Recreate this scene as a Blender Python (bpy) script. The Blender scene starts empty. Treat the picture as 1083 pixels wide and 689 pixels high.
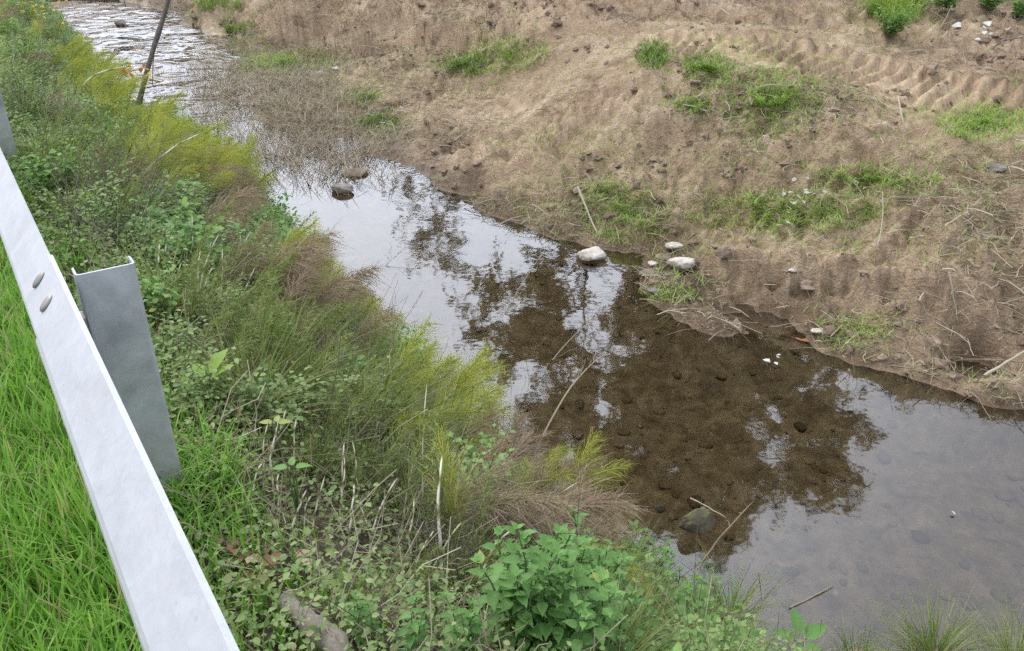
import bpy, math
import numpy as np

rng = np.random.default_rng(11)
sc = bpy.context.scene
COL = sc.collection
R = math.radians

# ------------------------------------------------------------------ camera model
FPX, W0, H0, PITCH, CAMZ = 900.0, 1083.0, 689.0, R(28.0), 3.3
cp, sp = math.cos(PITCH), math.sin(PITCH)
DX, DY = -0.553, 0.833                       # direction of the guardrail (and roughly of the stream)
LX, LY = 0.833, 0.553                        # sideways, towards the stream

def ray(px, py):
    a = np.asarray(px, float) - W0 / 2
    b = H0 / 2 - np.asarray(py, float)
    return a, FPX * cp + b * sp, b * cp - FPX * sp

def P(px, py, z=0.0):
    a, f, u = ray(px, py)
    t = (z - CAMZ) / u
    return np.stack([a * t, f * t, np.zeros_like(t) + z], -1)

def proj(p):
    x, y, z = p[..., 0], p[..., 1], p[..., 2] - CAMZ
    fw = y * cp - z * sp
    up = y * sp + z * cp
    fw = np.maximum(fw, 0.05)
    return W0 / 2 + FPX * x / fw, H0 / 2 - FPX * up / fw, fw

def sl(s, L):
    """rail coordinates (along, sideways) -> world x, y"""
    return s * DX + L * LX, s * DY + L * LY

# ------------------------------------------------------------------ noise
TAB = np.random.default_rng(3).random((256, 256))

def vn(x, y):
    xi = np.floor(x).astype(np.int64); yi = np.floor(y).astype(np.int64)
    fx = x - xi; fy = y - yi
    fx = fx * fx * (3 - 2 * fx); fy = fy * fy * (3 - 2 * fy)
    a = TAB[xi & 255, yi & 255]; b = TAB[(xi + 1) & 255, yi & 255]
    c = TAB[xi & 255, (yi + 1) & 255]; d = TAB[(xi + 1) & 255, (yi + 1) & 255]
    return (a * (1 - fx) + b * fx) * (1 - fy) + (c * (1 - fx) + d * fx) * fy - 0.5

def fbm(x, y, o=4, g=0.5):
    r = 0; a = 1.0
    for i in range(o):
        r = r + a * vn(x, y)
        x, y = (x * 0.8 - y * 0.6) * 2.03 + 17.3, (x * 0.6 + y * 0.8) * 2.03 + 5.1
        a *= g
    return r

def sstep(a, b, x):
    t = np.clip((x - a) / (b - a), 0, 1)
    return t * t * (3 - 2 * t)

# ------------------------------------------------------------------ terrain
CTRL = [  # points of the far bank: picture x, picture y, height over the water
 # waterline
 (128,-14,0),(150,4,0),(205,19,0),(250,55,.02),(290,100,.01),(330,140,.01),(385,148,0),(410,168,0),(445,178,0),(490,205,0),(515,226,0),
 (560,241,0),(605,256,0),(655,268,0),(688,278,0),(676,300,0),(690,318,0),(725,330,0),(765,338,0),(805,342,0),
 (845,362,0),(885,378,0),(935,388,0),(1000,392,0),(1042,404,0),(1083,425,0),(1200,440,0),
 # in the water
 (110,5,-.2),(180,35,-.15),(150,80,-.15),(185,110,-.06),(250,125,-.02),(300,170,-.04),(345,165,-.02),(340,200,-.15),(420,215,-.22),(450,300,-.3),(520,270,-.2),(600,300,-.14),
 (640,340,-.16),(720,370,-.16),(620,420,-.25),(800,400,-.14),(760,480,-.25),(900,440,-.18),(1000,430,-.12),(1083,470,-.18),
 (900,560,-.28),(1050,560,-.26),(800,620,-.3),(1000,680,-.32),(1250,560,-.3),
 # margin
 (425,148,.14),(480,182,.16),(530,206,.16),(600,228,.17),(670,244,.16),(735,258,.15),(700,296,.11),(712,306,.13),(728,320,.13),(750,327,.14),(770,303,.17),(790,328,.13),(820,312,.16),(850,345,.09),(870,350,.09),
 (930,352,.22),(1000,352,.36),(1083,372,.38),(905,300,.27),(900,266,.55),(1000,276,.62),(1083,272,.66),(800,240,.42),(860,236,.52),(1250,340,.6),
 (640,190,.36),(560,160,.4),(700,180,.52),(800,180,.72),(900,200,.77),(1000,200,.87),(1083,190,.92),
 (480,130,.32),(430,112,.25),(350,85,.16),(300,62,.15),(560,110,.62),(660,120,.88),(760,120,1.04),(880,130,1.1),(1000,130,1.12),(1083,130,1.16),(1250,160,1.2),
 # foot of the cut bank
 (212,21,.15),(262,32,.18),(330,42,.25),(400,50,.32),(460,68,.48),(520,84,.68),
 # its crest
 (160,-26,.7),(220,-20,.98),(310,-3,1.0),(380,8,.92),(430,6,1.0),(480,20,1.09),(540,28,1.33),(600,46,1.27),(690,62,1.33),
 (560,8,1.52),(700,18,1.56),(800,20,1.56),(900,30,1.48),(1083,40,1.42),(1250,60,1.45),
 (1083,0,1.62),(930,-4,1.6)]
WORLD = [(-7, 24, 1.3), (-3, 21.5, 1.3), (-10, 32, 1.3), (0, 18.5, 1.68), (5, 18, 1.85), (10, 18, 1.9), (0, 26, 1.7), (10, 26, 1.8), (-5, 32, 1.5), (16, 12, 1.6), (14, 8, 1.2), (18, 20, 1.8), (-9, 38, 1.4)]
CT = np.array(CTRL, float)
CP = P(CT[:, 0], CT[:, 1], 0 * CT[:, 0])
_a, _f, _u = ray(CT[:, 0], CT[:, 1]); _t = (CT[:, 2] - CAMZ) / _u
CXY = np.stack([_a * _t, _f * _t], -1); CZ = CT[:, 2]
ext = list(WORLD)
for s_ in np.arange(-8, 40, 2.0):
    ext.append((*sl(s_, 2.8), -.34)); ext.append((*sl(s_, 0.6), -.4))
ext = [e for e in ext if np.min(np.hypot(CXY[:, 0] - e[0], CXY[:, 1] - e[1])) > .5]
CXY = np.concatenate([CXY, np.array(ext)[:, :2]]); CZ = np.concatenate([CZ, np.array(ext)[:, 2]])
def kern(d2): return np.sqrt(d2 + 0.35 ** 2)
_d2 = ((CXY[:, None] - CXY[None]) ** 2).sum(-1)
RW = np.linalg.solve(kern(_d2) + np.eye(len(CXY)) * -0.02, CZ - 0.6)

def far_h(x, y):
    r = np.zeros_like(x) + 0.6
    for (cx, cy), w in zip(CXY, RW):
        r += w * kern((x - cx) ** 2 + (y - cy) ** 2)
    return np.clip(r, -.4, 2.4)

TR = np.array([P(560, 27, 1.56), P(690, 42, 1.46), P(780, 55, 1.38), P(870, 74, 1.30), P(985, 100, 1.21), P(1083, 122, 1.15), P(1250, 160, 1.1)])[:, :2]

LEDGES = [(np.array([P(785, 258, .42), P(850, 268, .5), P(905, 272, .55), P(960, 280, .58), P(1010, 292, .6)])[:, :2], .17),
          (np.array([P(560, 14, 1.56), P(650, 22, 1.54), P(740, 31, 1.5), P(840, 46, 1.4)])[:, :2], .07),
          (np.array([P(215, 14, .35), P(300, 26, .5), P(380, 32, .6), P(440, 36, .72), P(485, 44, .8), P(535, 56, .9)])[:, :2], .20)]

def polydist(x, y, pl):
    """signed side distance and length along a polyline"""
    best = np.full(x.shape, 1e9); sd = np.zeros(x.shape); al = np.zeros(x.shape); acc = 0
    for a, b in zip(pl[:-1], pl[1:]):
        d = b - a; n = np.hypot(*d); d = d / n
        t = np.clip((x - a[0]) * d[0] + (y - a[1]) * d[1], 0, n)
        qx = x - a[0] - t * d[0]; qy = y - a[1] - t * d[1]
        dist = np.hypot(qx, qy); m = dist < best
        best = np.where(m, dist, best)
        sd = np.where(m, d[0] * (y - a[1]) - d[1] * (x - a[0]), sd)
        al = np.where(m, acc + t, al); acc += n
    return best, sd, al

def waterline_L(s):
    base = np.interp(s, [-40, .4, 1.0, 1.9, 5.8, 7.6, 10, 12.2, 13.0, 15, 17, 20, 26, 40], [3.6, 3.4, 2.9, 2.4, 2.32, 2.6, 2.85, 2.85, 2.0, 2.0, 2.3, 2.75, 3.0, 4.0])
    return base + .16 * vn(s * 1.1 + 3, s * 0 + .5)

def height(x, y, masks=False):
    x = np.asarray(x, float); y = np.asarray(y, float)
    L = x * LX + y * LY; s = x * DX + y * DY
    Lw = waterline_L(s)
    t = np.clip((Lw - L) / (Lw - .4), 0, 1)
    near = np.where(L < Lw, 1.77 * (0.65 * t + 0.35 * sstep(0, 1, t)), -(L - Lw) * 1.0)
    near = near + np.clip(t * 3, 0, 1) * sstep(-.5, .5, L) * .10 * fbm(x * 2.2, y * 2.2, 4)
    near = np.maximum(near, -.6)
    fr = far_h(x, y)
    land = sstep(-.02, .35, fr)
    n1 = fbm(x * .9, y * .9, 3); n2 = fbm(x * 3.1 + 9, y * 3.1, 4)
    n3 = fbm(x * 11, y * 11 + 4, 3)
    rid = np.abs(fbm(x * 5 + 3, y * 4, 3)) - .15
    n4 = fbm(x * 27 + 2, y * 27, 2)
    d, sd, al = polydist(x, y, TR)
    calm = 1 - .8 * sstep(1.7, .7, d) * (sd > -.9)
    fr2 = fr + .06 * n1 * land + calm * .20 * n2 * (.3 + .7 * land) + calm * .085 * n3 * (.25 + .75 * land) * (.6 + 1.5 * np.abs(n1)) + .022 * n4 * land - .16 * rid * land * calm
    # tread marks of a tracked machine
    jag = fbm(x * 3, y * 3 + 7, 3)
    band = sstep(.60, .42, d + .25 * jag)
    tooth = np.abs(((al * 1.0 + -sd * .05 + .12 * n1 + .03 * jag) / .18) % 1 - .5) * 2
    l1 = math.hypot(*(TR[1] - TR[0])); band = band * sstep(l1 - .5, l1 + .6, al)
    fr2 = fr2 * (1 - band) + band * (fr + .02 * n1 + .03 * n2 + .02 * n4) - band * .04 + band * .10 * (.3 - sstep(.3, .85, tooth)) * (.3 + .7 * sstep(-.25, .15, jag + .6 * n2))
    berm = np.exp(-((sd - .44) / .09) ** 2) * (np.abs(d) < .8)
    fr2 = fr2 + .13 * berm * (.6 + jag)
    for pl, amp in LEDGES:
        d, sd, al = polydist(x, y, pl)
        sd = sd + .10 * n2 + .05 * n3
        fr2 = fr2 - amp * sstep(.035, -.05, sd) * sstep(.8, .12, d) + .25 * amp * np.exp(-((sd - .1) / .1) ** 2) * sstep(.5, .1, d)
    h = np.maximum(near, fr2)
    r = np.hypot(x, y)
    k = sstep(34, 60, r)
    h = h * (1 - k) + k * 1.75
    h = np.where(L < -1.0, np.minimum(h, 1.77), h)
    if masks:
        return h, near >= fr2, band, fr2
    return h

def hit(px, py):
    """where the sight line of a picture point meets the ground"""
    px = np.atleast_1d(np.asarray(px, float)); py = np.atleast_1d(np.asarray(py, float))
    a, f, u = ray(px, py)
    t = np.full(px.shape, .0008); done = np.zeros(px.shape, bool)
    for _ in range(420):
        x, y, z = a * t, f * t, CAMZ + u * t
        g = z - np.maximum(height(x, y), -0.6)
        done |= g <= 0
        t = np.where(done, t, t + np.clip(g * .35, .01, 1.0) / np.sqrt(a * a + f * f + u * u))
        if done.all(): break
    return np.stack([a * t, f * t, CAMZ + u * t], -1)

# ------------------------------------------------------------------ mesh helpers
class MB:
    def __init__(s): s.v = []; s.q = []; s.t = []; s.n = 0; s.tint = []
    def add(s, v, quads=None, tris=None, tint=None):
        v = np.asarray(v, float).reshape(-1, 3)
        if quads is not None and len(quads): s.q.append(np.asarray(quads).reshape(-1, 4) + s.n)
        if tris is not None and len(tris): s.t.append(np.asarray(tris).reshape(-1, 3) + s.n)
        s.tint.append(np.zeros(len(v)) if tint is None else np.broadcast_to(np.asarray(tint, float).reshape(-1), (len(v),)))
        s.v.append(v); s.n += len(v)
        return s
    def mesh(s, name, mat=None, smooth=True, attrs=None):
        v = np.concatenate(s.v)
        q = np.concatenate(s.q) if s.q else np.zeros((0, 4), int)
        t = np.concatenate(s.t) if s.t else np.zeros((0, 3), int)
        me = bpy.data.meshes.new(name)
        me.vertices.add(len(v)); me.vertices.foreach_set('co', v.astype(np.float32).ravel())
        nl = len(q) * 4 + len(t) * 3
        me.loops.add(nl); me.loops.foreach_set('vertex_index', np.concatenate([q.ravel(), t.ravel()]).astype(np.int32))
        me.polygons.add(len(q) + len(t))
        st = np.concatenate([np.arange(len(q)) * 4, len(q) * 4 + np.arange(len(t)) * 3]).astype(np.int32)
        me.polygons.foreach_set('loop_start', st)
        me.polygons.foreach_set('use_smooth', np.full(len(q) + len(t), smooth))
        at = me.attributes.new('tint', 'FLOAT', 'POINT'); at.data.foreach_set('value', np.concatenate(s.tint).astype(np.float32))
        for k, a in (attrs or {}).items():
            at = me.attributes.new(k, 'FLOAT', 'POINT'); at.data.foreach_set('value', np.asarray(a, np.float32))
        if mat: me.materials.append(mat)
        me.update(calc_edges=True); me.validate()
        return me

def nrm(v): return v / np.maximum(np.linalg.norm(v, axis=-1, keepdims=True), 1e-9)

def strips(mb, C, wid, side, tint):
    """N ribbons: centres C (N,K,3), half widths (N,K), sideways vectors (N,3)"""
    N, K = C.shape[:2]
    o = side[:, None, :] * wid[..., None]
    v = np.stack([C - o, C + o], 2).reshape(N * K * 2, 3)
    b = (np.arange(N) * K * 2)[:, None] + (np.arange(K - 1) * 2)[None]
    q = np.stack([b, b + 1, b + 3, b + 2], -1).reshape(-1, 4)
    mb.add(v, quads=q, tint=np.repeat(np.broadcast_to(tint, (N,)), K * 2))

def tubes(mb, C, rad, m=4, tint=0.0):
    """N tubes through C (N,K,3) with radii (N,K); tint scalar, (N,) or (N,K)"""
    N, K = C.shape[:2]
    T = nrm(np.gradient(C, axis=1))
    ref = np.where(np.abs(T[..., 2:3]) < .9, np.array([0, 0, 1.]), np.array([1., 0, 0]))
    U = nrm(np.cross(T, ref)); V = np.cross(T, U)
    an = np.arange(m) * 2 * np.pi / m
    v = C[:, :, None] + rad[..., None, None] * (np.cos(an)[:, None] * U[:, :, None] + np.sin(an)[:, None] * V[:, :, None])
    i = np.arange(N)[:, None, None] * K * m + np.arange(K - 1)[None, :, None] * m
    j = np.arange(m)[None, None]; j2 = (j + 1) % m
    q = np.stack([i + j, i + j2, i + m + j2, i + m + j], -1).reshape(-1, 4)
    tint = np.asarray(tint, float)
    if tint.ndim == 1: tint = tint[:, None]
    tt = np.repeat(np.broadcast_to(tint, (N, K)).reshape(-1), m)
    mb.add(v.reshape(-1, 3), quads=q, tint=tt)

def rand_dir(n, zlo=-1, zhi=1):
    a = rng.random(n) * 2 * np.pi; z = rng.uniform(zlo, zhi, n); r = np.sqrt(np.maximum(0, 1 - z * z))
    return np.stack([r * np.cos(a), r * np.sin(a), z], -1)

def blades(mb, base, h, wid, lean, droop, tint, K=5, az=None):
    """grass blades rising from base (N,3)"""
    N = len(base)
    az = rng.random(N) * 2 * np.pi if az is None else az
    d = np.stack([np.cos(az), np.sin(az), 0 * az], -1)
    t = np.linspace(0, 1, K)[None, :, None]
    h = np.broadcast_to(h, (N,))[:, None, None]; lean = np.broadcast_to(lean, (N,))[:, None, None]; droop = np.broadcast_to(droop, (N,))[:, None, None]
    up = np.array([0, 0, 1.])
    C = base[:, None] + d[:, None] * h * (lean * t + droop * t * t) + up * h * (t - .55 * droop * t ** 2.2)
    w = np.broadcast_to(wid, (N,))[:, None] * np.clip(np.array([.8, 1, .85, .55, .08])[None] if K == 5 else np.linspace(1, .1, K)[None], 0, 1)
    sd = np.stack([-np.sin(az), np.cos(az), rng.uniform(-.5, .5, N)], -1)
    strips(mb, C, w, nrm(sd), tint)

LEAF_SIMPLE = (np.array([[0, 0, 0], [.2, -.26, .05], [.58, -.33, .07], [.5, 0, -.02], [.58, .33, .07], [.2, .26, .05], [1, 0, -.14]]), [[0, 1, 3], [1, 2, 3], [2, 6, 3], [3, 6, 4], [3, 4, 5], [0, 3, 5]])
def _serrate():
    v = [[0, 0, 0]]; xs = [.04, .14, .18, .28, .32, .43, .47, .58, .62, .73, .77, .88]; ys = [.17, .30, .285, .355, .33, .345, .315, .295, .26, .22, .185, .105]
    mid = [[x, 0, -.03 - .16 * x * x] for x in xs]; n = len(xs)
    lf = [[x, -y, .09 * y / .4 - .16 * x * x + (.03 if i % 2 else -.01)] for i, (x, y) in enumerate(zip(xs, ys))]
    rt = [[x, y, .09 * y / .4 - .16 * x * x + (.03 if i % 2 else -.01)] for i, (x, y) in enumerate(zip(xs, ys))]
    V = [[0, 0, 0]] + mid + lf + rt + [[1.05, 0, -.24]]
    T = [[0, 1 + n, 1], [0, 1, 1 + 2 * n]]; tip = len(V) - 1
    for i in range(n - 1):
        a, b, c, d, e, f = 1 + i, 2 + i, 1 + n + i, 2 + n + i, 1 + 2 * n + i, 2 + 2 * n + i
        T += [[c, d, b], [c, b, a], [a, b, f], [a, f, e]]
    T += [[n + n, tip, n], [n, tip, 3 * n]]
    return np.array(V, float), T
LEAF_SERR = _serrate()

def leaves(mb, pos, dirs, size, tint, shape=LEAF_SIMPLE, roll=.5, wid=1.0):
    N = len(pos); V, T = shape
    d = nrm(dirs); up = np.array([0, 0, 1.]) + rng.normal(0, roll, (N, 3))
    sd = nrm(np.cross(up, d)); nn = np.cross(d, sd)
    size = np.broadcast_to(size, (N,)); wid = np.broadcast_to(wid, (N,))[:, None, None]
    v = pos[:, None] + size[:, None, None] * (V[None, :, 0:1] * d[:, None] + wid * V[None, :, 1:2] * sd[:, None] + V[None, :, 2:3] * nn[:, None])
    t = (np.arange(N) * len(V))[:, None, None] + np.array(T)[None]
    mb.add(v.reshape(-1, 3), tris=t.reshape(-1, 3), tint=np.repeat(np.broadcast_to(tint, (N,)), len(V)))

ICO = None
def icosphere(sub):
    p = (1 + 5 ** .5) / 2
    v = [(-1, p, 0), (1, p, 0), (-1, -p, 0), (1, -p, 0), (0, -1, p), (0, 1, p), (0, -1, -p), (0, 1, -p), (p, 0, -1), (p, 0, 1), (-p, 0, -1), (-p, 0, 1)]
    f = [(0, 11, 5), (0, 5, 1), (0, 1, 7), (0, 7, 10), (0, 10, 11), (1, 5, 9), (5, 11, 4), (11, 10, 2), (10, 7, 6), (7, 1, 8), (3, 9, 4), (3, 4, 2), (3, 2, 6), (3, 6, 8), (3, 8, 9), (4, 9, 5), (2, 4, 11), (6, 2, 10), (8, 6, 7), (9, 8, 1)]
    v = [np.array(a) / np.linalg.norm(a) for a in v]
    for _ in range(sub):
        c = {}; g = []
        def mid(a, b):
            k = (min(a, b), max(a, b))
            if k not in c:
                m = v[a] + v[b]; v.append(m / np.linalg.norm(m)); c[k] = len(v) - 1
            return c[k]
        for a, b, d in f:
            x, y, z = mid(a, b), mid(b, d), mid(d, a)
            g += [(a, x, z), (b, y, x), (d, z, y), (x, y, z)]
        f = g
    return np.array(v), np.array(f)
ICO1, ICO2, ICO4 = icosphere(1), icosphere(2), icosphere(4)

def rock(mb, c, size, seed, ico=ICO4, rough=.25, flat=.3, tint=0.5, yaw=0):
    V, T = ico
    o = seed * 7.3
    n = fbm(V[:, 0] * 1.5 + o, V[:, 1] * 1.5 + V[:, 2] * 1.1, 3) + .35 * fbm(V[:, 0] * 6 + o, V[:, 2] * 6 + V[:, 1] * 4, 2)
    v = V * (1 + rough * n)[:, None]
    rs = np.random.default_rng(seed)
    for k in range(9):                                       # knock flats off the lump
        d = rs.normal(size=3); d /= np.linalg.norm(d); h = rs.uniform(.62, .9)
        e = np.maximum(v @ d - h, 0); v = v - .85 * e[:, None] * d
    v = v * np.asarray(size) ; v[:, 2] = np.where(v[:, 2] < 0, v[:, 2] * (1 - flat), v[:, 2])
    ca, sa = math.cos(yaw), math.sin(yaw)
    v = np.stack([v[:, 0] * ca - v[:, 1] * sa, v[:, 0] * sa + v[:, 1] * ca, v[:, 2]], -1) + np.asarray(c)
    mb.add(v, tris=T, tint=tint)

# ------------------------------------------------------------------ object helpers
def link(name, me, parent=None):
    o = bpy.data.objects.new(name, me); COL.objects.link(o)
    if parent: o.parent = parent
    return o
def tag(o, label=None, cat=None, group=None, kind=None):
    if label: o['label'] = label
    if cat: o['category'] = cat
    if group: o['group'] = group
    if kind: o['kind'] = kind
    return o
def empty(name, loc=(0, 0, 0)):
    o = bpy.data.objects.new(name, None); COL.objects.link(o); o.location = loc; o.empty_display_size = .1
    return o

# ------------------------------------------------------------------ materials
def mat(name): 
    m = bpy.data.materials.new(name); m.use_nodes = True
    nt = m.node_tree; nt.nodes.clear()
    out = nt.nodes.new('ShaderNodeOutputMaterial')
    return m, nt, out
def N(nt, t, **kw):
    n = nt.nodes.new(t)
    for k, v in kw.items(): setattr(n, k, v)
    return n
def ramp(nt, fac, stops):
    r = N(nt, 'ShaderNodeValToRGB'); e = r.color_ramp.elements
    while len(e) < len(stops): e.new(.5)
    for i, (p, c) in enumerate(stops): e[i].position = p; e[i].color = (*c, 1)
    nt.links.new(fac, r.inputs[0]); return r.outputs[0]
def noise(nt, vec, scale, detail=5, rough=.55, dist=0):
    n = N(nt, 'ShaderNodeTexNoise'); n.inputs['Scale'].default_value = scale; n.inputs['Detail'].default_value = detail
    n.inputs['Roughness'].default_value = rough; n.inputs['Distortion'].default_value = dist
    nt.links.new(vec, n.inputs['Vector']); return n.outputs['Fac']
def mixc(nt, fac, a, b, mode='MIX'):
    m = N(nt, 'ShaderNodeMix', data_type='RGBA', blend_type=mode)
    for s, i in ((fac, 0), (a, 6), (b, 7)):
        if hasattr(s, 'links'): nt.links.new(s, m.inputs[i])
        else: m.inputs[i].default_value = s if i == 0 else (*s, 1)
    return m.outputs[2]
def math_(nt, op, a, b=0.0, clamp=False):
    m = N(nt, 'ShaderNodeMath', operation=op); m.use_clamp = clamp
    for s, i in ((a, 0), (b, 1)):
        if hasattr(s, 'links'): nt.links.new(s, m.inputs[i])
        else: m.inputs[i].default_value = s
    return m.outputs[0]
def attr(nt, name): return N(nt, 'ShaderNodeAttribute', attribute_name=name).outputs['Fac']
def coords(nt): return N(nt, 'ShaderNodeTexCoord').outputs['Object']

def plant_mat(name, stops, rough=.55, trans=.42, var=.25, spec=.3):
    m, nt, out = mat(name)
    t = attr(nt, 'tint')
    oi = N(nt, 'ShaderNodeObjectInfo').outputs['Random']
    f = math_(nt, 'ADD', t, math_(nt, 'MULTIPLY', math_(nt, 'SUBTRACT', oi, .5), var), True)
    c = ramp(nt, f, stops)
    n = noise(nt, coords(nt), 40, 3)
    c = mixc(nt, math_(nt, 'MULTIPLY', n, .5), c, mixc(nt, 1.0, c, (.55, .6, .5), 'MULTIPLY'))
    b = N(nt, 'ShaderNodeBsdfPrincipled'); b.inputs['Roughness'].default_value = rough; b.inputs['Specular IOR Level'].default_value = spec
    nt.links.new(c, b.inputs['Base Color'])
    if trans > 0:
        tr = N(nt, 'ShaderNodeBsdfTranslucent'); nt.links.new(mixc(nt, 1.0, c, (1.0, 1.1, .6), 'MULTIPLY'), tr.inputs['Color'])
        mx = N(nt, 'ShaderNodeMixShader'); mx.inputs[0].default_value = trans
        nt.links.new(b.outputs[0], mx.inputs[1]); nt.links.new(tr.outputs[0], mx.inputs[2]); nt.links.new(mx.outputs[0], out.inputs[0])
    else: nt.links.new(b.outputs[0], out.inputs[0])
    return m

M = {}
M['verge'] = plant_mat('verge_grass', [(0, (.07, .17, .02)), (.35, (.19, .42, .055)), (.8, (.36, .58, .12)), (.97, (.44, .58, .2)), (1, (.5, .44, .24))], trans=.4)
M['grass'] = plant_mat('short_grass', [(0, (.10, .17, .04)), (.5, (.34, .50, .11)), (.85, (.50, .58, .21)), (1, (.46, .41, .24))], trans=.35)
M['olive'] = plant_mat('olive_grass', [(0, (.10, .15, .04)), (.5, (.23, .30, .085)), (.85, (.38, .41, .16)), (1, (.5, .45, .3))])
M['herb'] = plant_mat('herb_leaf', [(0, (.10, .19, .055)), (.5, (.21, .38, .105)), (.85, (.35, .54, .17)), (1, (.46, .50, .2))])
M['cover'] = plant_mat('cover_leaf', [(0, (.11, .17, .06)), (.4, (.24, .35, .125)), (.8, (.39, .50, .21)), (.93, (.45, .48, .25)), (1, (.32, .19, .11))])
M['nettle'] = plant_mat('nettle_leaf', [(0, (.08, .18, .045)), (.5, (.135, .285, .075)), (.9, (.23, .42, .12)), (1, (.40, .44, .13))], trans=.3)
M['horse'] = plant_mat('horsetail_needles', [(0, (.17, .23, .045)), (.5, (.40, .44, .07)), (.85, (.58, .57, .11)), (1, (.52, .40, .18))], trans=.3)
M['hbrown'] = plant_mat('withered_needles', [(0, (.17, .11, .08)), (.45, (.34, .235, .17)), (.8, (.46, .36, .27)), (1, (.42, .42, .17))], trans=.25)
M['stem'] = plant_mat('pale_stem', [(0, (.05, .04, .025)), (.35, (.26, .24, .10)), (.7, (.55, .52, .38)), (1, (.72, .70, .60))], trans=0)
M['gstem'] = plant_mat('green_stem', [(0, (.06, .10, .03)), (1, (.2, .26, .1))], trans=0)
M['straw'] = plant_mat('dry_straw', [(0, (.10, .07, .045)), (.4, (.28, .22, .155)), (.75, (.47, .40, .30)), (1, (.64, .58, .46))], trans=.15)
M['sedge'] = plant_mat('dead_sedge', [(0, (.15, .115, .08)), (.5, (.36, .285, .205)), (.9, (.54, .45, .33)), (1, (.38, .40, .16))], trans=.15)
M['twig'] = plant_mat('grey_twig', [(0, (.05, .04, .035)), (.5, (.17, .14, .12)), (1, (.34, .29, .25))], trans=0)
M['dryleaf'] = plant_mat('dry_leaf', [(0, (.13, .06, .035)), (.5, (.28, .14, .08)), (1, (.48, .36, .24))], trans=.1)
M['orange'] = plant_mat('autumn_leaf', [(0, (.45, .14, .03)), (.5, (.55, .33, .05)), (1, (.6, .5, .08))], trans=.3)
M['treeleaf'] = plant_mat('tree_leaf', [(0, (.05, .08, .02)), (.6, (.10, .13, .035)), (1, (.22, .18, .06))])

def rock_mat(name, stops, moss=None, scale=9, rough=.8, bump=.4, mud=None):
    m, nt, out = mat(name); co = coords(nt)
    c = ramp(nt, noise(nt, co, scale, 8, .65), stops)
    c = mixc(nt, math_(nt, 'MULTIPLY', attr(nt, 'tint'), .0), c, c)
    if mud:                                                  # dried mud caked on the lower part
        gz_ = N(nt, 'ShaderNodeSeparateXYZ'); nt.links.new(N(nt, 'ShaderNodeTexCoord').outputs['Generated'], gz_.inputs[0])
        k = math_(nt, 'ADD', gz_.outputs[2], math_(nt, 'MULTIPLY', math_(nt, 'SUBTRACT', noise(nt, co, 25, 5, .7), .5), .9))
        c = mixc(nt, ramp(nt, k, [(.42, (1, 1, 1)), (.62, (0, 0, 0))]), c, mud)
    if moss:
        g = N(nt, 'ShaderNodeNewGeometry'); sx = N(nt, 'ShaderNodeSeparateXYZ'); nt.links.new(g.outputs['Normal'], sx.inputs[0])
        k = math_(nt, 'MULTIPLY', sx.outputs[2], noise(nt, co, 14, 4), True)
        k = ramp(nt, k, [(.3, (0, 0, 0)), (.5, (1, 1, 1))])
        c = mixc(nt, k, c, moss)
    b = N(nt, 'ShaderNodeBsdfPrincipled'); b.inputs['Roughness'].default_value = rough
    bp = N(nt, 'ShaderNodeBump'); bp.inputs['Strength'].default_value = bump; bp.inputs['Distance'].default_value = .01
    nt.links.new(noise(nt, co, scale * 5, 6, .65), bp.inputs['Height']); nt.links.new(bp.outputs[0], b.inputs['Normal'])
    nt.links.new(c, b.inputs['Base Color']); nt.links.new(b.outputs[0], out.inputs[0])
    return m
M['palestone'] = rock_mat('pale_stone', [(.3, (.28, .23, .18)), (.45, (.50, .45, .39)), (.7, (.70, .66, .61))], mud=(.17, .13, .095))
M['greystone'] = rock_mat('grey_stone', [(.3, (.10, .09, .075)), (.55, (.22, .2, .17)), (.75, (.34, .31, .27))])
M['mossstone'] = rock_mat('mossy_stone', [(.3, (.04, .034, .022)), (.55, (.10, .083, .052)), (.75, (.20, .17, .11))], moss=(.11, .12, .035))
M['mud'] = rock_mat('mud_lump', [(.3, (.10, .07, .05)), (.55, (.21, .155, .115)), (.75, (.32, .25, .19))], scale=14)
M['bark'] = rock_mat('bark', [(.3, (.035, .03, .025)), (.55, (.085, .072, .06)), (.75, (.17, .15, .13))], scale=20)
M['deadwood'] = rock_mat('weathered_wood', [(.3, (.08, .068, .055)), (.5, (.19, .165, .135)), (.75, (.33, .29, .245))], scale=16)
M['plastic'] = rock_mat('white_litter', [(.3, (.42, .42, .39)), (.7, (.66, .66, .62))], rough=.45, bump=.2)
M['paleleaf'] = rock_mat('pale_dead_leaf', [(.3, (.26, .28, .21)), (.7, (.50, .51, .44))])
M['rust'] = rock_mat('rusty_wood', [(.3, (.20, .08, .03)), (.7, (.40, .18, .07))])

# pebbles and clods vary by tint
def tint_mat(name, stops, rough=.8):
    m, nt, out = mat(name); co = coords(nt)
    c = ramp(nt, attr(nt, 'tint'), stops)
    n = noise(nt, co, 30, 6, .6)
    c = mixc(nt, n, mixc(nt, 1.0, c, (.7, .68, .66), 'MULTIPLY'), c)
    b = N(nt, 'ShaderNodeBsdfPrincipled'); b.inputs['Roughness'].default_value = rough; b.inputs['Specular IOR Level'].default_value = .25
    bp = N(nt, 'ShaderNodeBump'); bp.inputs['Strength'].default_value = .5; bp.inputs['Distance'].default_value = .01
    nt.links.new(noise(nt, co, 90, 5, .6), bp.inputs['Height']); nt.links.new(bp.outputs[0], b.inputs['Normal'])
    nt.links.new(c, b.inputs['Base Color']); nt.links.new(b.outputs[0], out.inputs[0]); return m
M['clod'] = tint_mat('soil_clod', [(0, (.15, .105, .075)), (.5, (.29, .215, .16)), (1, (.42, .33, .26))])
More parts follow.
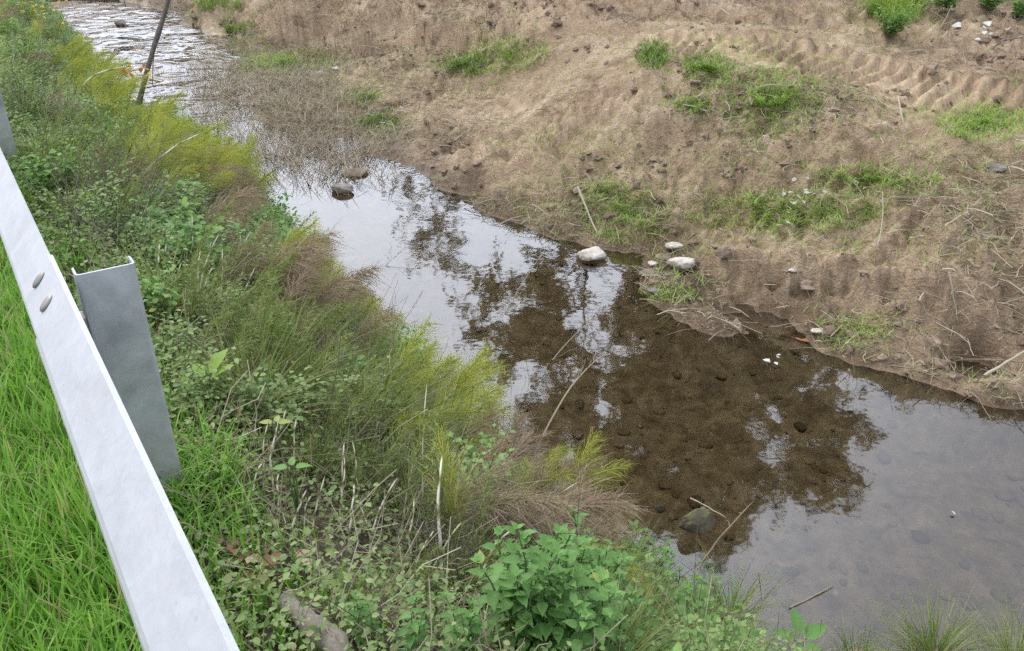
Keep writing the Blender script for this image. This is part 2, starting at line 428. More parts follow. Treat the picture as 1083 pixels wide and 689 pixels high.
M['pebble'] = tint_mat('bed_pebble', [(0, (.18, .14, .085)), (.5, (.42, .33, .21)), (.85, (.58, .48, .33)), (1, (.75, .68, .56))], .5)

# ground
m, nt, out = mat('ground_soil'); M['ground'] = m
co = coords(nt)
n1 = noise(nt, co, 1.1, 8, .62, .4); n2 = noise(nt, co, 7, 8, .65, .6); n3 = noise(nt, co, 45, 6, .6)
f = math_(nt, 'ADD', math_(nt, 'MULTIPLY', n1, .55), math_(nt, 'MULTIPLY', n2, .45))
soil = ramp(nt, f, [(.38, (.17, .115, .07)), (.465, (.35, .252, .162)), (.54, (.49, .372, .25)), (.63, (.61, .495, .355))])
soil = mixc(nt, attr(nt, 'red'), soil, mixc(nt, n2, (.34, .23, .145), (.50, .385, .27)))
soil = mixc(nt, ramp(nt, n3, [(.4, (.55, .55, .55)), (.62, (0, 0, 0))]), soil, mixc(nt, 1.0, soil, (.62, .58, .56), 'MULTIPLY'))
hum = ramp(nt, n2, [(.35, (.05, .04, .026)), (.55, (.11, .088, .06)), (.7, (.2, .16, .115))])
c = mixc(nt, attr(nt, 'bank'), soil, hum)
vor = N(nt, 'ShaderNodeTexVoronoi'); vor.inputs['Scale'].default_value = 11; nt.links.new(co, vor.inputs['Vector'])
bedc = mixc(nt, .35, ramp(nt, n2, [(.35, (.17, .135, .08)), (.5, (.40, .31, .19)), (.66, (.64, .52, .35))]), ramp(nt, vor.outputs['Distance'], [(.1, (.50, .39, .24)), (.5, (.22, .17, .10))]))
wetf = attr(nt, 'wet')
c = mixc(nt, wetf, c, mixc(nt, 1.0, c, (.42, .38, .34), 'MULTIPLY'))
c = mixc(nt, attr(nt, 'bed'), c, bedc)
b = N(nt, 'ShaderNodeBsdfPrincipled'); nt.links.new(c, b.inputs['Base Color']); b.inputs['Specular IOR Level'].default_value = .3
rg = N(nt, 'ShaderNodeMapRange'); nt.links.new(wetf, rg.inputs[0]); rg.inputs[3].default_value = .92; rg.inputs[4].default_value = .4
nt.links.new(rg.outputs[0], b.inputs['Roughness'])
bp = N(nt, 'ShaderNodeBump'); bp.inputs['Strength'].default_value = 1.0; bp.inputs['Distance'].default_value = .06
nt.links.new(math_(nt, 'MULTIPLY', math_(nt, 'ADD', n2, math_(nt, 'MULTIPLY', n3, .5)), math_(nt, 'SUBTRACT', 1.0, math_(nt, 'MAXIMUM', math_(nt, 'MULTIPLY', attr(nt, 'band'), .75), math_(nt, 'MULTIPLY', attr(nt, 'bed'), .8)))), bp.inputs['Height']); nt.links.new(bp.outputs[0], b.inputs['Normal'])
nt.links.new(b.outputs[0], out.inputs[0])

# water
m, nt, out = mat('stream_water'); M['water'] = m
co = coords(nt)
rif = attr(nt, 'riffle')
wv = noise(nt, co, 3.0, 3, .5); w2 = noise(nt, co, 1.5, 2, .5, .8)
hgt = math_(nt, 'ADD', math_(nt, 'MULTIPLY', wv, .0022), math_(nt, 'MULTIPLY', math_(nt, 'MULTIPLY', w2, rif), .22))
bp = N(nt, 'ShaderNodeBump'); bp.inputs['Strength'].default_value = 1; bp.inputs['Distance'].default_value = 1.0
nt.links.new(hgt, bp.inputs['Height'])
fr = N(nt, 'ShaderNodeFresnel'); fr.inputs['IOR'].default_value = 2.1; nt.links.new(bp.outputs[0], fr.inputs['Normal'])
gl = N(nt, 'ShaderNodeBsdfGlossy'); gl.inputs['Roughness'].default_value = .035; nt.links.new(bp.outputs[0], gl.inputs['Normal'])
tr = N(nt, 'ShaderNodeBsdfTransparent'); tr.inputs[0].default_value = (.90, .86, .77, 1)
mx = N(nt, 'ShaderNodeMixShader'); nt.links.new(fr.outputs[0], mx.inputs[0]); nt.links.new(tr.outputs[0], mx.inputs[1]); nt.links.new(gl.outputs[0], mx.inputs[2])
nt.links.new(mx.outputs[0], out.inputs[0])

def metal_mat(name, lo, hi, metallic, rough, stain=None):
    m, nt, out = mat(name); co = coords(nt)
    n = noise(nt, co, 9, 6, .6, .5)
    c = ramp(nt, n, [(.3, lo), (.7, hi)])
    if stain:
        g = N(nt, 'ShaderNodeSeparateXYZ'); nt.links.new(co, g.inputs[0])
        k = N(nt, 'ShaderNodeMapRange'); nt.links.new(g.outputs[2], k.inputs[0]); k.inputs[1].default_value = 2.1; k.inputs[2].default_value = 1.8
        k.inputs[3].default_value = 0; k.inputs[4].default_value = .9
        c = mixc(nt, math_(nt, 'MULTIPLY', k.outputs[0], ramp(nt, noise(nt, co, 22, 5, .7), [(.35, (.2, .2, .2)), (.6, (1, 1, 1))])), c, stain)
    c = mixc(nt, math_(nt, 'MULTIPLY', ramp(nt, noise(nt, co, 70, 4, .7), [(.60, (0, 0, 0)), (.72, (1, 1, 1))]), .30), c, (.28, .26, .23))
    c = mixc(nt, math_(nt, 'MULTIPLY', ramp(nt, noise(nt, co, 3.2, 7, .75, 1.5), [(.50, (0, 0, 0)), (.70, (1, 1, 1))]), .28), c, (.36, .35, .33))
    vo = N(nt, 'ShaderNodeTexVoronoi'); vo.inputs['Scale'].default_value = 85; nt.links.new(co, vo.inputs['Vector'])
    sx_ = N(nt, 'ShaderNodeSeparateColor'); nt.links.new(vo.outputs['Color'], sx_.inputs[0])
    c = mixc(nt, math_(nt, 'MULTIPLY', sx_.outputs[0], .22), c, mixc(nt, 1.0, c, (.72, .74, .77), 'MULTIPLY'))
    b = N(nt, 'ShaderNodeBsdfPrincipled'); b.inputs['Metallic'].default_value = metallic
    nt.links.new(c, b.inputs['Base Color'])
    r = N(nt, 'ShaderNodeMapRange'); nt.links.new(noise(nt, co, 14, 4), r.inputs[0]); r.inputs[3].default_value = rough - .08; r.inputs[4].default_value = rough + .12
    nt.links.new(r.outputs[0], b.inputs['Roughness']); nt.links.new(b.outputs[0], out.inputs[0]); return m
M['rail'] = metal_mat('rail_zinc', (.50, .515, .54), (.58, .59, .615), .3, .5)
M['post'] = metal_mat('post_zinc', (.30, .335, .36), (.52, .555, .58), .2, .5, stain=(.30, .29, .22))
M['bolt'] = metal_mat('bolt_steel', (.25, .24, .22), (.38, .36, .33), .5, .5)
m, nt, out = mat('asphalt'); M['asphalt'] = m
b = N(nt, 'ShaderNodeBsdfPrincipled'); b.inputs['Roughness'].default_value = .9
nt.links.new(ramp(nt, noise(nt, coords(nt), 60, 6, .7), [(.35, (.035, .035, .035)), (.65, (.075, .073, .07))]), b.inputs['Base Color']); nt.links.new(b.outputs[0], out.inputs[0])

# ------------------------------------------------------------------ ground sheet
az = np.concatenate([np.linspace(-180, -48, 34)[:-1], np.linspace(-48, 48, 860), np.linspace(48, 180, 34)[1:]])
yy = np.linspace(1, 0, 760)                                # rows evenly spread over the picture, in depth
ang = R(7.0) + (R(78) - R(7.0)) * yy
rr = np.concatenate([[.02], 2.6 / np.tan(ang), np.geomspace(23, 60, 40)[0:], np.geomspace(64, 300, 12)])
rr = np.unique(rr)
A, RR = np.meshgrid(np.radians(az), rr)
gx, gy = RR * np.sin(A), RR * np.cos(A)
gz, isnear, band, far_ = height(gx, gy, True)
gL = gx * LX + gy * LY
nz = fbm(gx * 2.5, gy * 2.5, 4)
wet = sstep(.27, .03, gz + .25 * nz) * (gz < .6)
bed = sstep(.02, -.05, gz)
bank = sstep(2.75, 2.45, gL) * (isnear | (gL < 2.3))
dd = np.gradient(gz, axis=0) / np.maximum(np.gradient(gy * np.cos(A) + gx * np.sin(A), axis=0), 1e-4)
red = np.clip(np.maximum(sstep(.28, .6, dd) * .9, band * .12), 0, 1) * sstep(.0, .3, nz + .2)
nr, na = gx.shape
i = np.arange(nr - 1)[:, None] * na + np.arange(na - 1)[None]
q = np.stack([i, i + 1, i + na + 1, i + na], -1).reshape(-1, 4)
mb = MB(); mb.add(np.stack([gx, gy, gz], -1), quads=q[:, ::-1])
ground = link('ground', mb.mesh('ground', M['ground'], attrs=dict(band=band.ravel(), wet=wet.ravel(), bed=bed.ravel(), bank=bank.ravel(), red=red.ravel())))
tag(ground, 'bare brown earth of the far bank and the stream bed', 'ground', kind='structure')

# road behind the camera, out of the picture
mb = MB()
cs = [sl(s_, L_) for s_, L_ in ((-60, -1.6), (120, -1.6), (120, -8.5), (-60, -8.5))]
v = np.array([(*c, 1.80) for c in cs] + [(*c, 1.70) for c in cs])
mb.add(v, quads=[[0, 1, 2, 3][::-1], [0, 1, 5, 4], [1, 2, 6, 5], [2, 3, 7, 6], [3, 0, 4, 7]])
tag(link('road', mb.mesh('road', M['asphalt'], False)), 'grey asphalt road behind the verge', 'road', kind='structure')

# water sheet
az = np.radians(np.linspace(-60, 75, 300)); rr = 3.3 / np.tan(np.linspace(R(70), R(4.2), 330))
A, RR = np.meshgrid(az, rr); wx, wy = RR * np.sin(A), RR * np.cos(A)
ws = wx * DX + wy * DY; wL = wx * LX + wy * LY
wpx, wpy, _ = proj(np.stack([wx, wy, 0 * wx], -1))
rif = sstep(150, 105, wpy) * sstep(2, 12, wpy) * (.35 + .9 * np.clip(fbm(wx * .8, wy * .35, 2) + .4, 0, 1)) + .02 * sstep(330, 150, wpy)
wz = .035 * rif * fbm(wx * 3, wy * 3, 3)
nr, na = wx.shape; i = np.arange(nr - 1)[:, None] * na + np.arange(na - 1)[None]
q = np.stack([i, i + na, i + na + 1, i + 1], -1).reshape(-1, 4)
keep = (wL > 1.2).ravel()[q].all(1) & (height(wx, wy) < .15).ravel()[q].any(1)
mb = MB(); mb.add(np.stack([wx, wy, wz], -1), quads=q[keep][:, ::-1])
tag(link('water', mb.mesh('water', M['water'], attrs=dict(riffle=rif.ravel()))), 'clear shallow stream reflecting a pale sky', 'stream', kind='structure')

# ------------------------------------------------------------------ guardrail
def sweep(prof, s0, s1, closed=True, segs=1):
    """profile of (L, z) points swept along the rail"""
    mb = MB(); k = len(prof); ss = np.linspace(s0, s1, segs + 1)
    v = np.array([[(*sl(s_, L_), z_) for L_, z_ in prof] for s_ in ss]).reshape(-1, 3)
    q = []
    for a in range(segs):
        for j in range(k):
            j2 = (j + 1) % k
            q.append([a * k + j, a * k + j2, (a + 1) * k + j2, (a + 1) * k + j])
    mb.add(v, quads=q)
    n2 = k // 2
    caps = []
    for base in (0, segs * k):
        for j in range(n2 - 1):
            caps.append([base + j, base + j + 1, base + k - 2 - j, base + k - 1 - j])
    mb.q.append(np.array(caps)); return mb

ZT = 2.47
def wprofile(off, th=.003):
    half = [(.0866, -.024), (.0864, -.012), (.0860, -.0035), (.0846, -.0015), (.046, -.041), (.011, -.079), (.003, -.0875), (.001, -.090), (.0025, -.095), (.008, -.102), (.015, -.110), (.066, -.146), (.075, -.150), (.078, -.156)]
    full = half + [(a, -.312 - b) for a, b in half[::-1][1:]]
    c = np.array(full); t = nrm(np.gradient(c, axis=0)); n = np.stack([-t[:, 1], t[:, 0]], -1)
    if n[7, 0] > 0: n = -n
    outer = c + n * off; inner = c + n * (off - th)
    p = np.concatenate([outer, inner[::-1]])
    return [(.041 + a * .93, ZT + b) for a, b in p]
gr = empty('guardrail', (*sl(2.06, .2), 1.77)); tag(gr, 'galvanised steel guardrail with bolted lapped beams along the grass verge', 'guardrail')
def gpart(name, mb, mt, smooth=False, lab=None):
    me = mb.mesh(name, mt, smooth); o = link(name, me, gr); o.location = (-gr.location.x, -gr.location.y, -gr.location.z)
    if lab: o['label'] = lab
    return o
o = gpart('rail_beam', sweep(wprofile(0), 1.93, 8.2, segs=1), M['rail'], lab='far rail beam tucked under the lap')
beam = gpart('rail_beam', sweep(wprofile(.006), -3.5, 2.24, segs=1), M['rail'], lab='near rail beam lapped over the far one')
def bolt(s_, f):
    """oval button head on the sloping face"""
    mb = MB(); L0, z0 = .041 + .075 - f * .064, ZT - .003 - f * .073
    cx, cy = sl(s_, L0); n = np.array([-.725 * LX, -.725 * LY, .69]); u = np.array([DX, DY, 0]); w = np.cross(n, u)
    rows = [(.017, 0), (.0165, .004), (.013, .008), (.007, .0105), (.0, .011)]
    v = []; m_ = 16
    for r_, h_ in rows:
        for a in np.arange(m_) * 2 * np.pi / m_:
            v.append(np.array([cx, cy, z0]) + n * (h_ * .6 + .0065) + u * .9 * r_ * math.cos(a) + w * r_ * 1.35 * math.sin(a))
    q = [[i * m_ + j, i * m_ + (j + 1) % m_, (i + 1) * m_ + (j + 1) % m_, (i + 1) * m_ + j] for i in range(len(rows) - 1) for j in range(m_)]
    mb.add(np.array(v), quads=q); return mb
for s_, f_ in ((2.18, .5), (2.04, .55)):
    o = gpart('splice_bolt', bolt(s_, f_), M['bolt'], True); o.parent = beam; o.location = (0, 0, 0)
def post(s0):
    L0, L1, fl, th = .15, .283, .055, .005
    out_ = [(L0 + .004, fl), (L0, fl - .004), (L0, .008), (L0 + .003, .002), (L0 + .009, 0), (L1 - .009, 0), (L1 - .003, .002), (L1, .008), (L1, fl - .004), (L1 - .004, fl)]
    inn = [(L1 - th - .003, fl), (L1 - th, fl - .004), (L1 - th, .009), (L1 - .012, th), (L0 + .012, th), (L0 + th, .009), (L0 + th, fl - .004), (L0 + th + .003, fl)]
    # match the point counts so that the cap can be bridged
    c = np.array(out_); 
    mid = c[[0, 1, 2, 3, 4, 5, 6, 7, 8, 9]]
    inn2 = np.array([(L0 + th, fl), (L0 + th, fl - .004), (L0 + th, .010), (L0 + th + .001, th + .003), (L0 + .012, th), (L1 - .012, th), (L1 - th - .001, th + .003), (L1 - th, .010), (L1 - th, fl - .004), (L1 - th, fl)])
    ring = np.concatenate([mid, inn2[::-1]]); k = len(ring)
    mb = MB(); v = []
    for z_ in (1.2, ZT + .002): v += [(*sl(s0 + b_, a_), z_) for a_, b_ in ring]
    q = [[j, (j + 1) % k, k + (j + 1) % k, k + j] for j in range(k)] + [[k + j, k + j + 1, k + k - 2 - j, k + k - 1 - j] for j in range(k // 2 - 1)]
    mb.add(np.array(v), quads=q); return mb
for s0 in (2.065, 5.62, -1.6):
    gpart('post', post(s0), M['post'])
    mb = MB(); pr = [(.119, 2.36), (.119, 2.27), (.1495, 2.27), (.1495, 2.36)]
    v = np.array([(*sl(s0 + d_, a_), z_) for d_ in (.004, .05) for a_, z_ in pr])
    mb.add(v, quads=[[0, 1, 2, 3], [4, 5, 6, 7], [0, 1, 5, 4], [1, 2, 6, 5], [2, 3, 7, 6], [3, 0, 4, 7]]); gpart('spacer', mb, M['bolt'])

# ------------------------------------------------------------------ verge grass
n = 92000
s_ = rng.uniform(.2, 7.5, n); s_ = .2 + (s_ - .2) ** 1.25 / 7.3 ** .25; L_ = rng.uniform(-1.1, .6, n)
x, y = sl(s_, L_); base = np.stack([x, y, height(x, y)], -1)
d_ = vn(x * 3, y * 3) + .5
mb = MB(); keep = (rng.random(n) < np.where(L_ > .1, .5 * sstep(.62, .1, L_), 1))
base = base[keep]; k = len(base); d_ = d_[keep]; Lk = L_[keep]
hh = rng.uniform(.085, .205, k) * (.75 + .5 * d_) * np.where(Lk > .08, .5, 1)
azv = rng.normal(math.atan2(.4, -.6), 1.5, k)
blades(mb, base, hh, rng.uniform(.0022, .0056, k), rng.uniform(.03, .32, k), rng.uniform(.06, .5, k), np.where(rng.random(k) < .05, rng.uniform(.97, 1, k), np.clip(rng.normal(.5, .24, k), 0, .95)), az=azv)
n = 1500; s_ = np.concatenate([rng.normal(2.06, .10, n // 2), rng.normal(5.6, .14, n // 2)]); L_ = rng.uniform(.10, .42, n); x, y = sl(s_, L_)
blades(mb, np.stack([x, y, height(x, y)], -1), rng.uniform(.05, .15, n), .0028, rng.uniform(.05, .7, n), rng.uniform(.1, .8, n), np.clip(rng.normal(.45, .25, n), 0, 1))
tag(link('verge_grass', mb.mesh('verge_grass', M['verge'])), 'long bright green grass on the verge beside the guardrail', 'grass', kind='stuff')

# ------------------------------------------------------------------ plant prototypes
def horsetail(name, h, brown=False, seed=0, lean=.2, dens=20, key=None, bl=1.0):
    """jointed pale stem, bare below, its upper half in whorls of long hair-thin branches; leans along +x"""
    K = 9; t = np.linspace(0, 1, K); dirv = np.array([1., 0, 0])
    C = np.outer(h * (lean * .45 * t + lean * .75 * t ** 2.2), dirv) + np.outer(h * (t - .38 * lean * t ** 2.4), [0, 0, 1])
    C[:, 1] += .05 * h * rng.normal() * t ** 2
    ms = MB()
    nj = 40; tt = np.linspace(0, 1, nj); CC = np.stack([np.interp(tt, t, C[:, i]) for i in range(3)], -1)
    jt = np.where(np.arange(nj) % 4 == 0, .08, .66 + .2 * brown - .25 * tt) + rng.normal(0, .06, nj)
    tubes(ms, CC[None], (.0042 * (1 - .75 * tt))[None], 5, np.clip(jt, 0, 1)[None])
    mf = MB()
    nw = int(h / .030)
    for k in range(nw):
        u = .30 + .70 * (k + .5) / nw
        p = np.array([np.interp(u, t, C[:, i]) for i in range(3)])
        ax = nrm(np.array([np.interp(min(u + .05, 1), t, C[:, i]) - np.interp(u - .05, t, C[:, i]) for i in range(3)]))
        ln = bl * (.23 if brown else .20) * min(1, (1.12 - u) * 1.9) * rng.uniform(.75, 1.15) * (h / .5) ** .5
        nb = dens; an = np.arange(nb) * 6.283 / nb + rng.random() * 6
        e1 = nrm(np.cross(ax, [0, 1., .1])); e2 = np.cross(ax, e1)
        ou = np.cos(an)[:, None] * e1 + np.sin(an)[:, None] * e2
        kk = np.linspace(0, 1, 5)[None, :, None]; l = (ln * rng.uniform(.6, 1.2, nb))[:, None, None]
        open_ = rng.uniform(.35, .75, nb)[:, None, None]
        droop = .42 if brown else .22
        Cb = p + (ou[:, None] * open_ + ax * .8) * l * (kk * .9) + dirv * l * .25 * kk ** 2 - np.array([0, 0, 1.]) * l * droop * kk ** 2
        Cb = Cb + rng.normal(0, .026 if brown else .016, (nb, 1, 3)) * kk + rng.normal(0, .004, (nb, 5, 3)) * kk
        w = np.full((nb, 5), .00125) * np.array([1.1, 1, .9, .75, .35])
        sd = nrm(np.cross(ou, [0, 0, 1.]) + rng.normal(0, .6, (nb, 3)))
        strips(mf, Cb, w, sd, np.clip(rng.normal(.55 - .25 * (u < .45), .17, nb), 0, 1))
    return [('stem', ms.mesh('stem', M['stem'])), ('branches', mf.mesh('branches', M[key or ('hbrown' if brown else 'horse')], False))]

def nettle(h, n, lsz):
    ms, ml = MB(), MB(); K = 6; t = np.linspace(0, 1, K); a0 = rng.random() * 6
    C = np.outer(t * h, [0, 0, 1]) + np.outer(.12 * h * t ** 2, [math.cos(a0), math.sin(a0), 0]) + rng.normal(0, .004, (K, 3)) * t[:, None]
    tubes(ms, C[None], (.0035 * (1 - .5 * t))[None], 5, .4)
    for k in range(n):
        u = .12 + .88 * (k + .4) / n
        p = np.array([np.interp(u, t, C[:, i]) for i in range(3)])
        an = a0 + k * 1.571 + rng.normal(0, .2); l = lsz * (1.15 - .75 * abs(u - .55) * (1.6 if u > .55 else .6)) * rng.uniform(.85, 1.15)
        for sg in (0, math.pi):
            d = np.array([math.cos(an + sg), math.sin(an + sg), rng.uniform(-.15, .25) + .5 * (u > .85)])
            p2 = p + d * .25 * l
            tubes(ms, np.stack([p, p2])[None], np.array([[.0012, .001]]), 3, .5)
            leaves(ml, p2[None], d[None], l, np.clip(rng.normal(.35 + .3 * u, .12), 0, 1), LEAF_SERR, .12, .95)
    an = rng.random(5) * 6.28; top = C[-1]
    leaves(ml, np.repeat(top[None], 5, 0), np.stack([np.cos(an), np.sin(an), np.full(5, .8)], -1), lsz * .4, .75, LEAF_SERR, .1)
    return [('stem', ms.mesh('stem', M['gstem'])), ('leaves', ml.mesh('leaves', M['nettle']))]

def herb(h, nst, lsz, spread, key='herb', per=38):
    ms, ml = MB(), MB()
    for _ in range(nst):
        a = rng.random() * 6.28; sprd = spread * rng.uniform(.3, 1); hh = h * rng.uniform(.6, 1.05)
        t = np.linspace(0, 1, 5)
        C = np.outer(t * sprd * hh * 1.2 + .04 * rng.random(), [math.cos(a), math.sin(a), 0]) + np.outer(hh * (t - .2 * sprd * t * t), [0, 0, 1]) + rng.normal(0, .012, (5, 3)) * t[:, None]
        tubes(ms, C[None], (.002 * (1 - .6 * t))[None], 4, .4)
        m = per; u = rng.uniform(.15, 1, m)
        p = np.stack([np.interp(u, t, C[:, i]) for i in range(3)], -1)
        d = rand_dir(m, -.1, .5); p = p + d * rng.uniform(.004, .05, m)[:, None] * [[1, 1, .4]]
        leaves(ml, p, d, lsz * rng.uniform(.6, 1.25, m), np.clip(rng.normal(.42, .2, m) + .2 * (u - .5), 0, 1), LEAF_SIMPLE, .35, 1.1)
    return [('stem', ms.mesh('stem', M['gstem'])), ('leaves', ml.mesh('leaves', M[key]))]

def tuft(h, n, key='olive', spread=.05, droop=.7, wid=.0025):
    mb = MB(); a = rng.random(n) * 6.28; r = np.abs(rng.normal(0, spread, n))
    base = np.stack([r * np.cos(a), r * np.sin(a), 0 * a - .01], -1)
    blades(mb, base, h * rng.uniform(.5, 1.1, n), wid * rng.uniform(.6, 1.2, n), rng.uniform(.1, .6, n), rng.uniform(.1, droop, n), np.clip(rng.normal(.5, .25, n), 0, 1), az=a + rng.normal(0, .6, n))
    return [('blades', mb.mesh('blades', M[key]))]

def twigs(h, n):
    mb = MB()
    d = rand_dir(n, .25, 1); t = np.linspace(0, 1, 5)[None, :, None]
    l = (h * rng.uniform(.5, 1.1, n))[:, None, None]
    C = rng.normal(0, .03, (n, 1, 3)) * [1, 1, 0] + d[:, None] * l * t + np.cumsum(rng.normal(0, .02, (n, 5, 3)), 1) * t
    tubes(mb, C, np.full((n, 5), .0016) * np.linspace(1.2, .5, 5), 3, np.clip(rng.normal(.55, .22, n), 0, 1))
    # side twigs
    m = n * 3; i = rng.integers(0, n, m); j = rng.integers(1, 5, m)
    p = C[i, j]; d2 = nrm(d[i] + rng.normal(0, .7, (m, 3))); tt = np.linspace(0, 1, 3)[None, :, None]
    C2 = p[:, None] + d2[:, None] * tt * (h * rng.uniform(.1, .35, m))[:, None, None]
    tubes(mb, C2, np.full((m, 3), .0009), 3, np.clip(rng.normal(.55, .2, m), 0, 1))
    return [('twigs', mb.mesh('twigs', M['twig']))]

PROTO = {
 'horsetail': [horsetail('h', h, False, 0, ln, dn) for h, ln, dn in ((.42, .35, 17), (.5, .55, 18), (.36, .6, 17), (.54, .4, 18), (.44, .85, 20))],
 'withered_horsetail': [horsetail('h', h, True, 0, ln, dn) for h, ln, dn in ((.36, .5, 22), (.42, .8, 24), (.34, .9, 22), (.46, .5, 22))],
 'slender_horsetail': [horsetail('h', h, False, 0, ln, dn, 'olive', .5) for h, ln, dn in ((.34, .3, 9), (.42, .4, 10), (.28, .5, 9), (.48, .25, 9))],
 'nettle': [nettle(h, n_, l) for h, n_, l in ((.32, 10, .045), (.38, 11, .049), (.28, 9, .041), (.35, 10, .046))],
 'leafy_herb': [herb(h, n_, l, s2) for h, n_, l, s2 in ((.28, 11, .034, .8), (.24, 11, .030, .9), (.32, 12, .036, .6), (.26, 11, .040, .8))],
 'small_herb': [herb(h, n_, l, s2, 'cover', 40) for h, n_, l, s2 in ((.24, 13, .021, .9), (.30, 13, .019, .7), (.20, 13, .023, 1.0), (.36, 12, .021, .6))],
 'grass_tuft': [tuft(h, n_, 'olive') for h, n_ in ((.3, 110), (.38, 100), (.25, 130))],
 'twig_tangle': [twigs(h, n_) for h, n_ in ((.45, 22), (.35, 30), (.55, 18))],
}
CATS = {'horsetail': 'horsetail', 'withered_horsetail': 'horsetail', 'slender_horsetail': 'horsetail', 'nettle': 'nettle', 'leafy_herb': 'herb', 'small_herb': 'herb', 'grass_tuft': 'grass tuft', 'twig_tangle': 'dead twigs'}
COUNT = {}
def plant(kind, p, label, group=None, scale=1.0, var=None, tilt=(0, 0), yaw=None, name=None):
    pr = PROTO[kind]; parts = pr[rng.integers(len(pr)) if var is None else var]
    root = empty(name or kind + ('_plant' if kind in ('nettle', 'horsetail') else ''), p)
    root.rotation_euler = (tilt[0], tilt[1], rng.random() * 6.28 if yaw is None else yaw); root.scale = (scale,) * 3
    tag(root, label, CATS[kind], group)
    for nm, me in parts: link(nm, me, root)
    COUNT[kind] = COUNT.get(kind, 0) + 1
    return root

# blobs in the picture where a kind of plant dominates: x, y, rx, ry, weight
BLOBS = {
 'horsetail': [(77, 67, 22, 18, 2), (105, 95, 24, 20, 2.2), (175, 153, 45, 24, 2.2), (213, 125, 22, 14, 2), (257, 172, 24, 14, 1.6), (300, 270, 25, 18, 2.5), (385, 315, 26, 36, 4),
               (480, 405, 56, 36, 3.6), (540, 440, 30, 22, 2.5), (590, 498, 34, 22, 4), (645, 505, 26, 26, 3), (520, 590, 40, 40, 2.5), (680, 640, 26, 22, 2.5), (330, 440, 40, 60, .5)],
 'withered_horsetail': [(120, 190, 36, 24, 2), (215, 205, 36, 20, 3), (85, 235, 26, 20, 1.5), (330, 295, 60, 36, 3.2), (270, 290, 40, 26, 1.2), (395, 290, 30, 20, 1.6), (515, 512, 50, 38, 6), (570, 535, 40, 26, 4), (615, 550, 18, 22, 1.5), (440, 480, 30, 40, .8)],
 'leafy_herb': [(173, 207, 22, 22, 4), (187, 132, 22, 12, 2.5), (262, 150, 22, 12, 3), (290, 238, 36, 14, 5), (387, 352, 34, 16, 4), (580, 462, 34, 16, 4), (595, 478, 26, 16, 3), (645, 545, 20, 26, 4), (440, 340, 30, 12, 2), (110, 40, 24, 20, 2)],
 'small_herb': [(40, 90, 50, 60, 4), (60, 200, 40, 60, 3), (110, 260, 60, 30, 2), (220, 340, 80, 46, 3), (380, 390, 50, 30, 2), (240, 450, 40, 50, 2), (240, 620, 50, 70, 3), (330, 620, 60, 60, 2.5), (400, 660, 60, 30, 2.5), (40, 20, 50, 20, 3)],
 'grass_tuft': [(300, 600, 90, 70, 4), (340, 480, 70, 90, 2.2), (300, 400, 60, 50, 1.5), (420, 560, 50, 70, 2.0), (90, 150, 40, 40, 1), (640, 640, 40, 40, 1.5), (215, 500, 20, 60, 1.5)],
 'slender_horsetail': [(340, 480, 90, 90, 4), (420, 560, 60, 70, 3.5), (260, 330, 70, 50, 2), (300, 590, 90, 70, 5.5), (450, 640, 40, 40, 2), (100, 160, 40, 50, 1.2)],
 'twig_tangle': [(100, 225, 40, 30, 2), (150, 190, 40, 24, 1), (265, 570, 40, 50, 3.5), (380, 500, 60, 60, 2.2), (450, 540, 40, 60, 1.6), (480, 640, 30, 20, 1), (540, 490, 40, 30, .8)],
}
KINDS = list(BLOBS)
HT = {'horsetail': .3, 'withered_horsetail': .26, 'slender_horsetail': .25, 'leafy_herb': .25, 'small_herb': .2, 'grass_tuft': .22, 'twig_tangle': .25}
DESC = {'horsetail': 'yellow-green feathery horsetail', 'withered_horsetail': 'withered brown feathery horsetail', 'slender_horsetail': 'slender olive-green young horsetail', 'leafy_herb': 'fresh green leafy herb', 'small_herb': 'low small-leaved herb', 'grass_tuft': 'thin olive grass tuft', 'twig_tangle': 'grey tangle of dead twigs'}
def where(px, py):
    if py < 130: return 'on the far stretch of near bank beside the riffle'
    if py < 240: return 'on the bank below the leaning grey pole'
    if px < 260 and py < 420: return 'just behind the near guardrail post'
    if px < 330: return 'by the foot of the near guardrail post'
    if py < 380: return 'along the edge of the pale sky-reflecting pool'
    if py < 520: return 'in the bank thicket left of the dark tree reflection'
    return 'on the lower bank around the big nettle clump'
def bankpoints(n, s0, s1, L0, L1):
    s_ = rng.uniform(0, 1, n) ** 1.5 * (s1 - s0) + s0
    L_ = rng.uniform(0, 1, n); L_ = L0 + L_ * (waterline_L(s_) - L0 + L1)
    x, y = sl(s_, L_); return np.stack([x, y, height(x, y)], -1), s_, L_
CAP = {'horsetail': 280, 'withered_horsetail': 180, 'slender_horsetail': 290, 'leafy_herb': 270, 'small_herb': 285, 'grass_tuft': 285, 'twig_tangle': 170}
pts, ss_, LL_ = bankpoints(7000, .9, 27, .34, .05)
rng2 = np.random.default_rng(5)
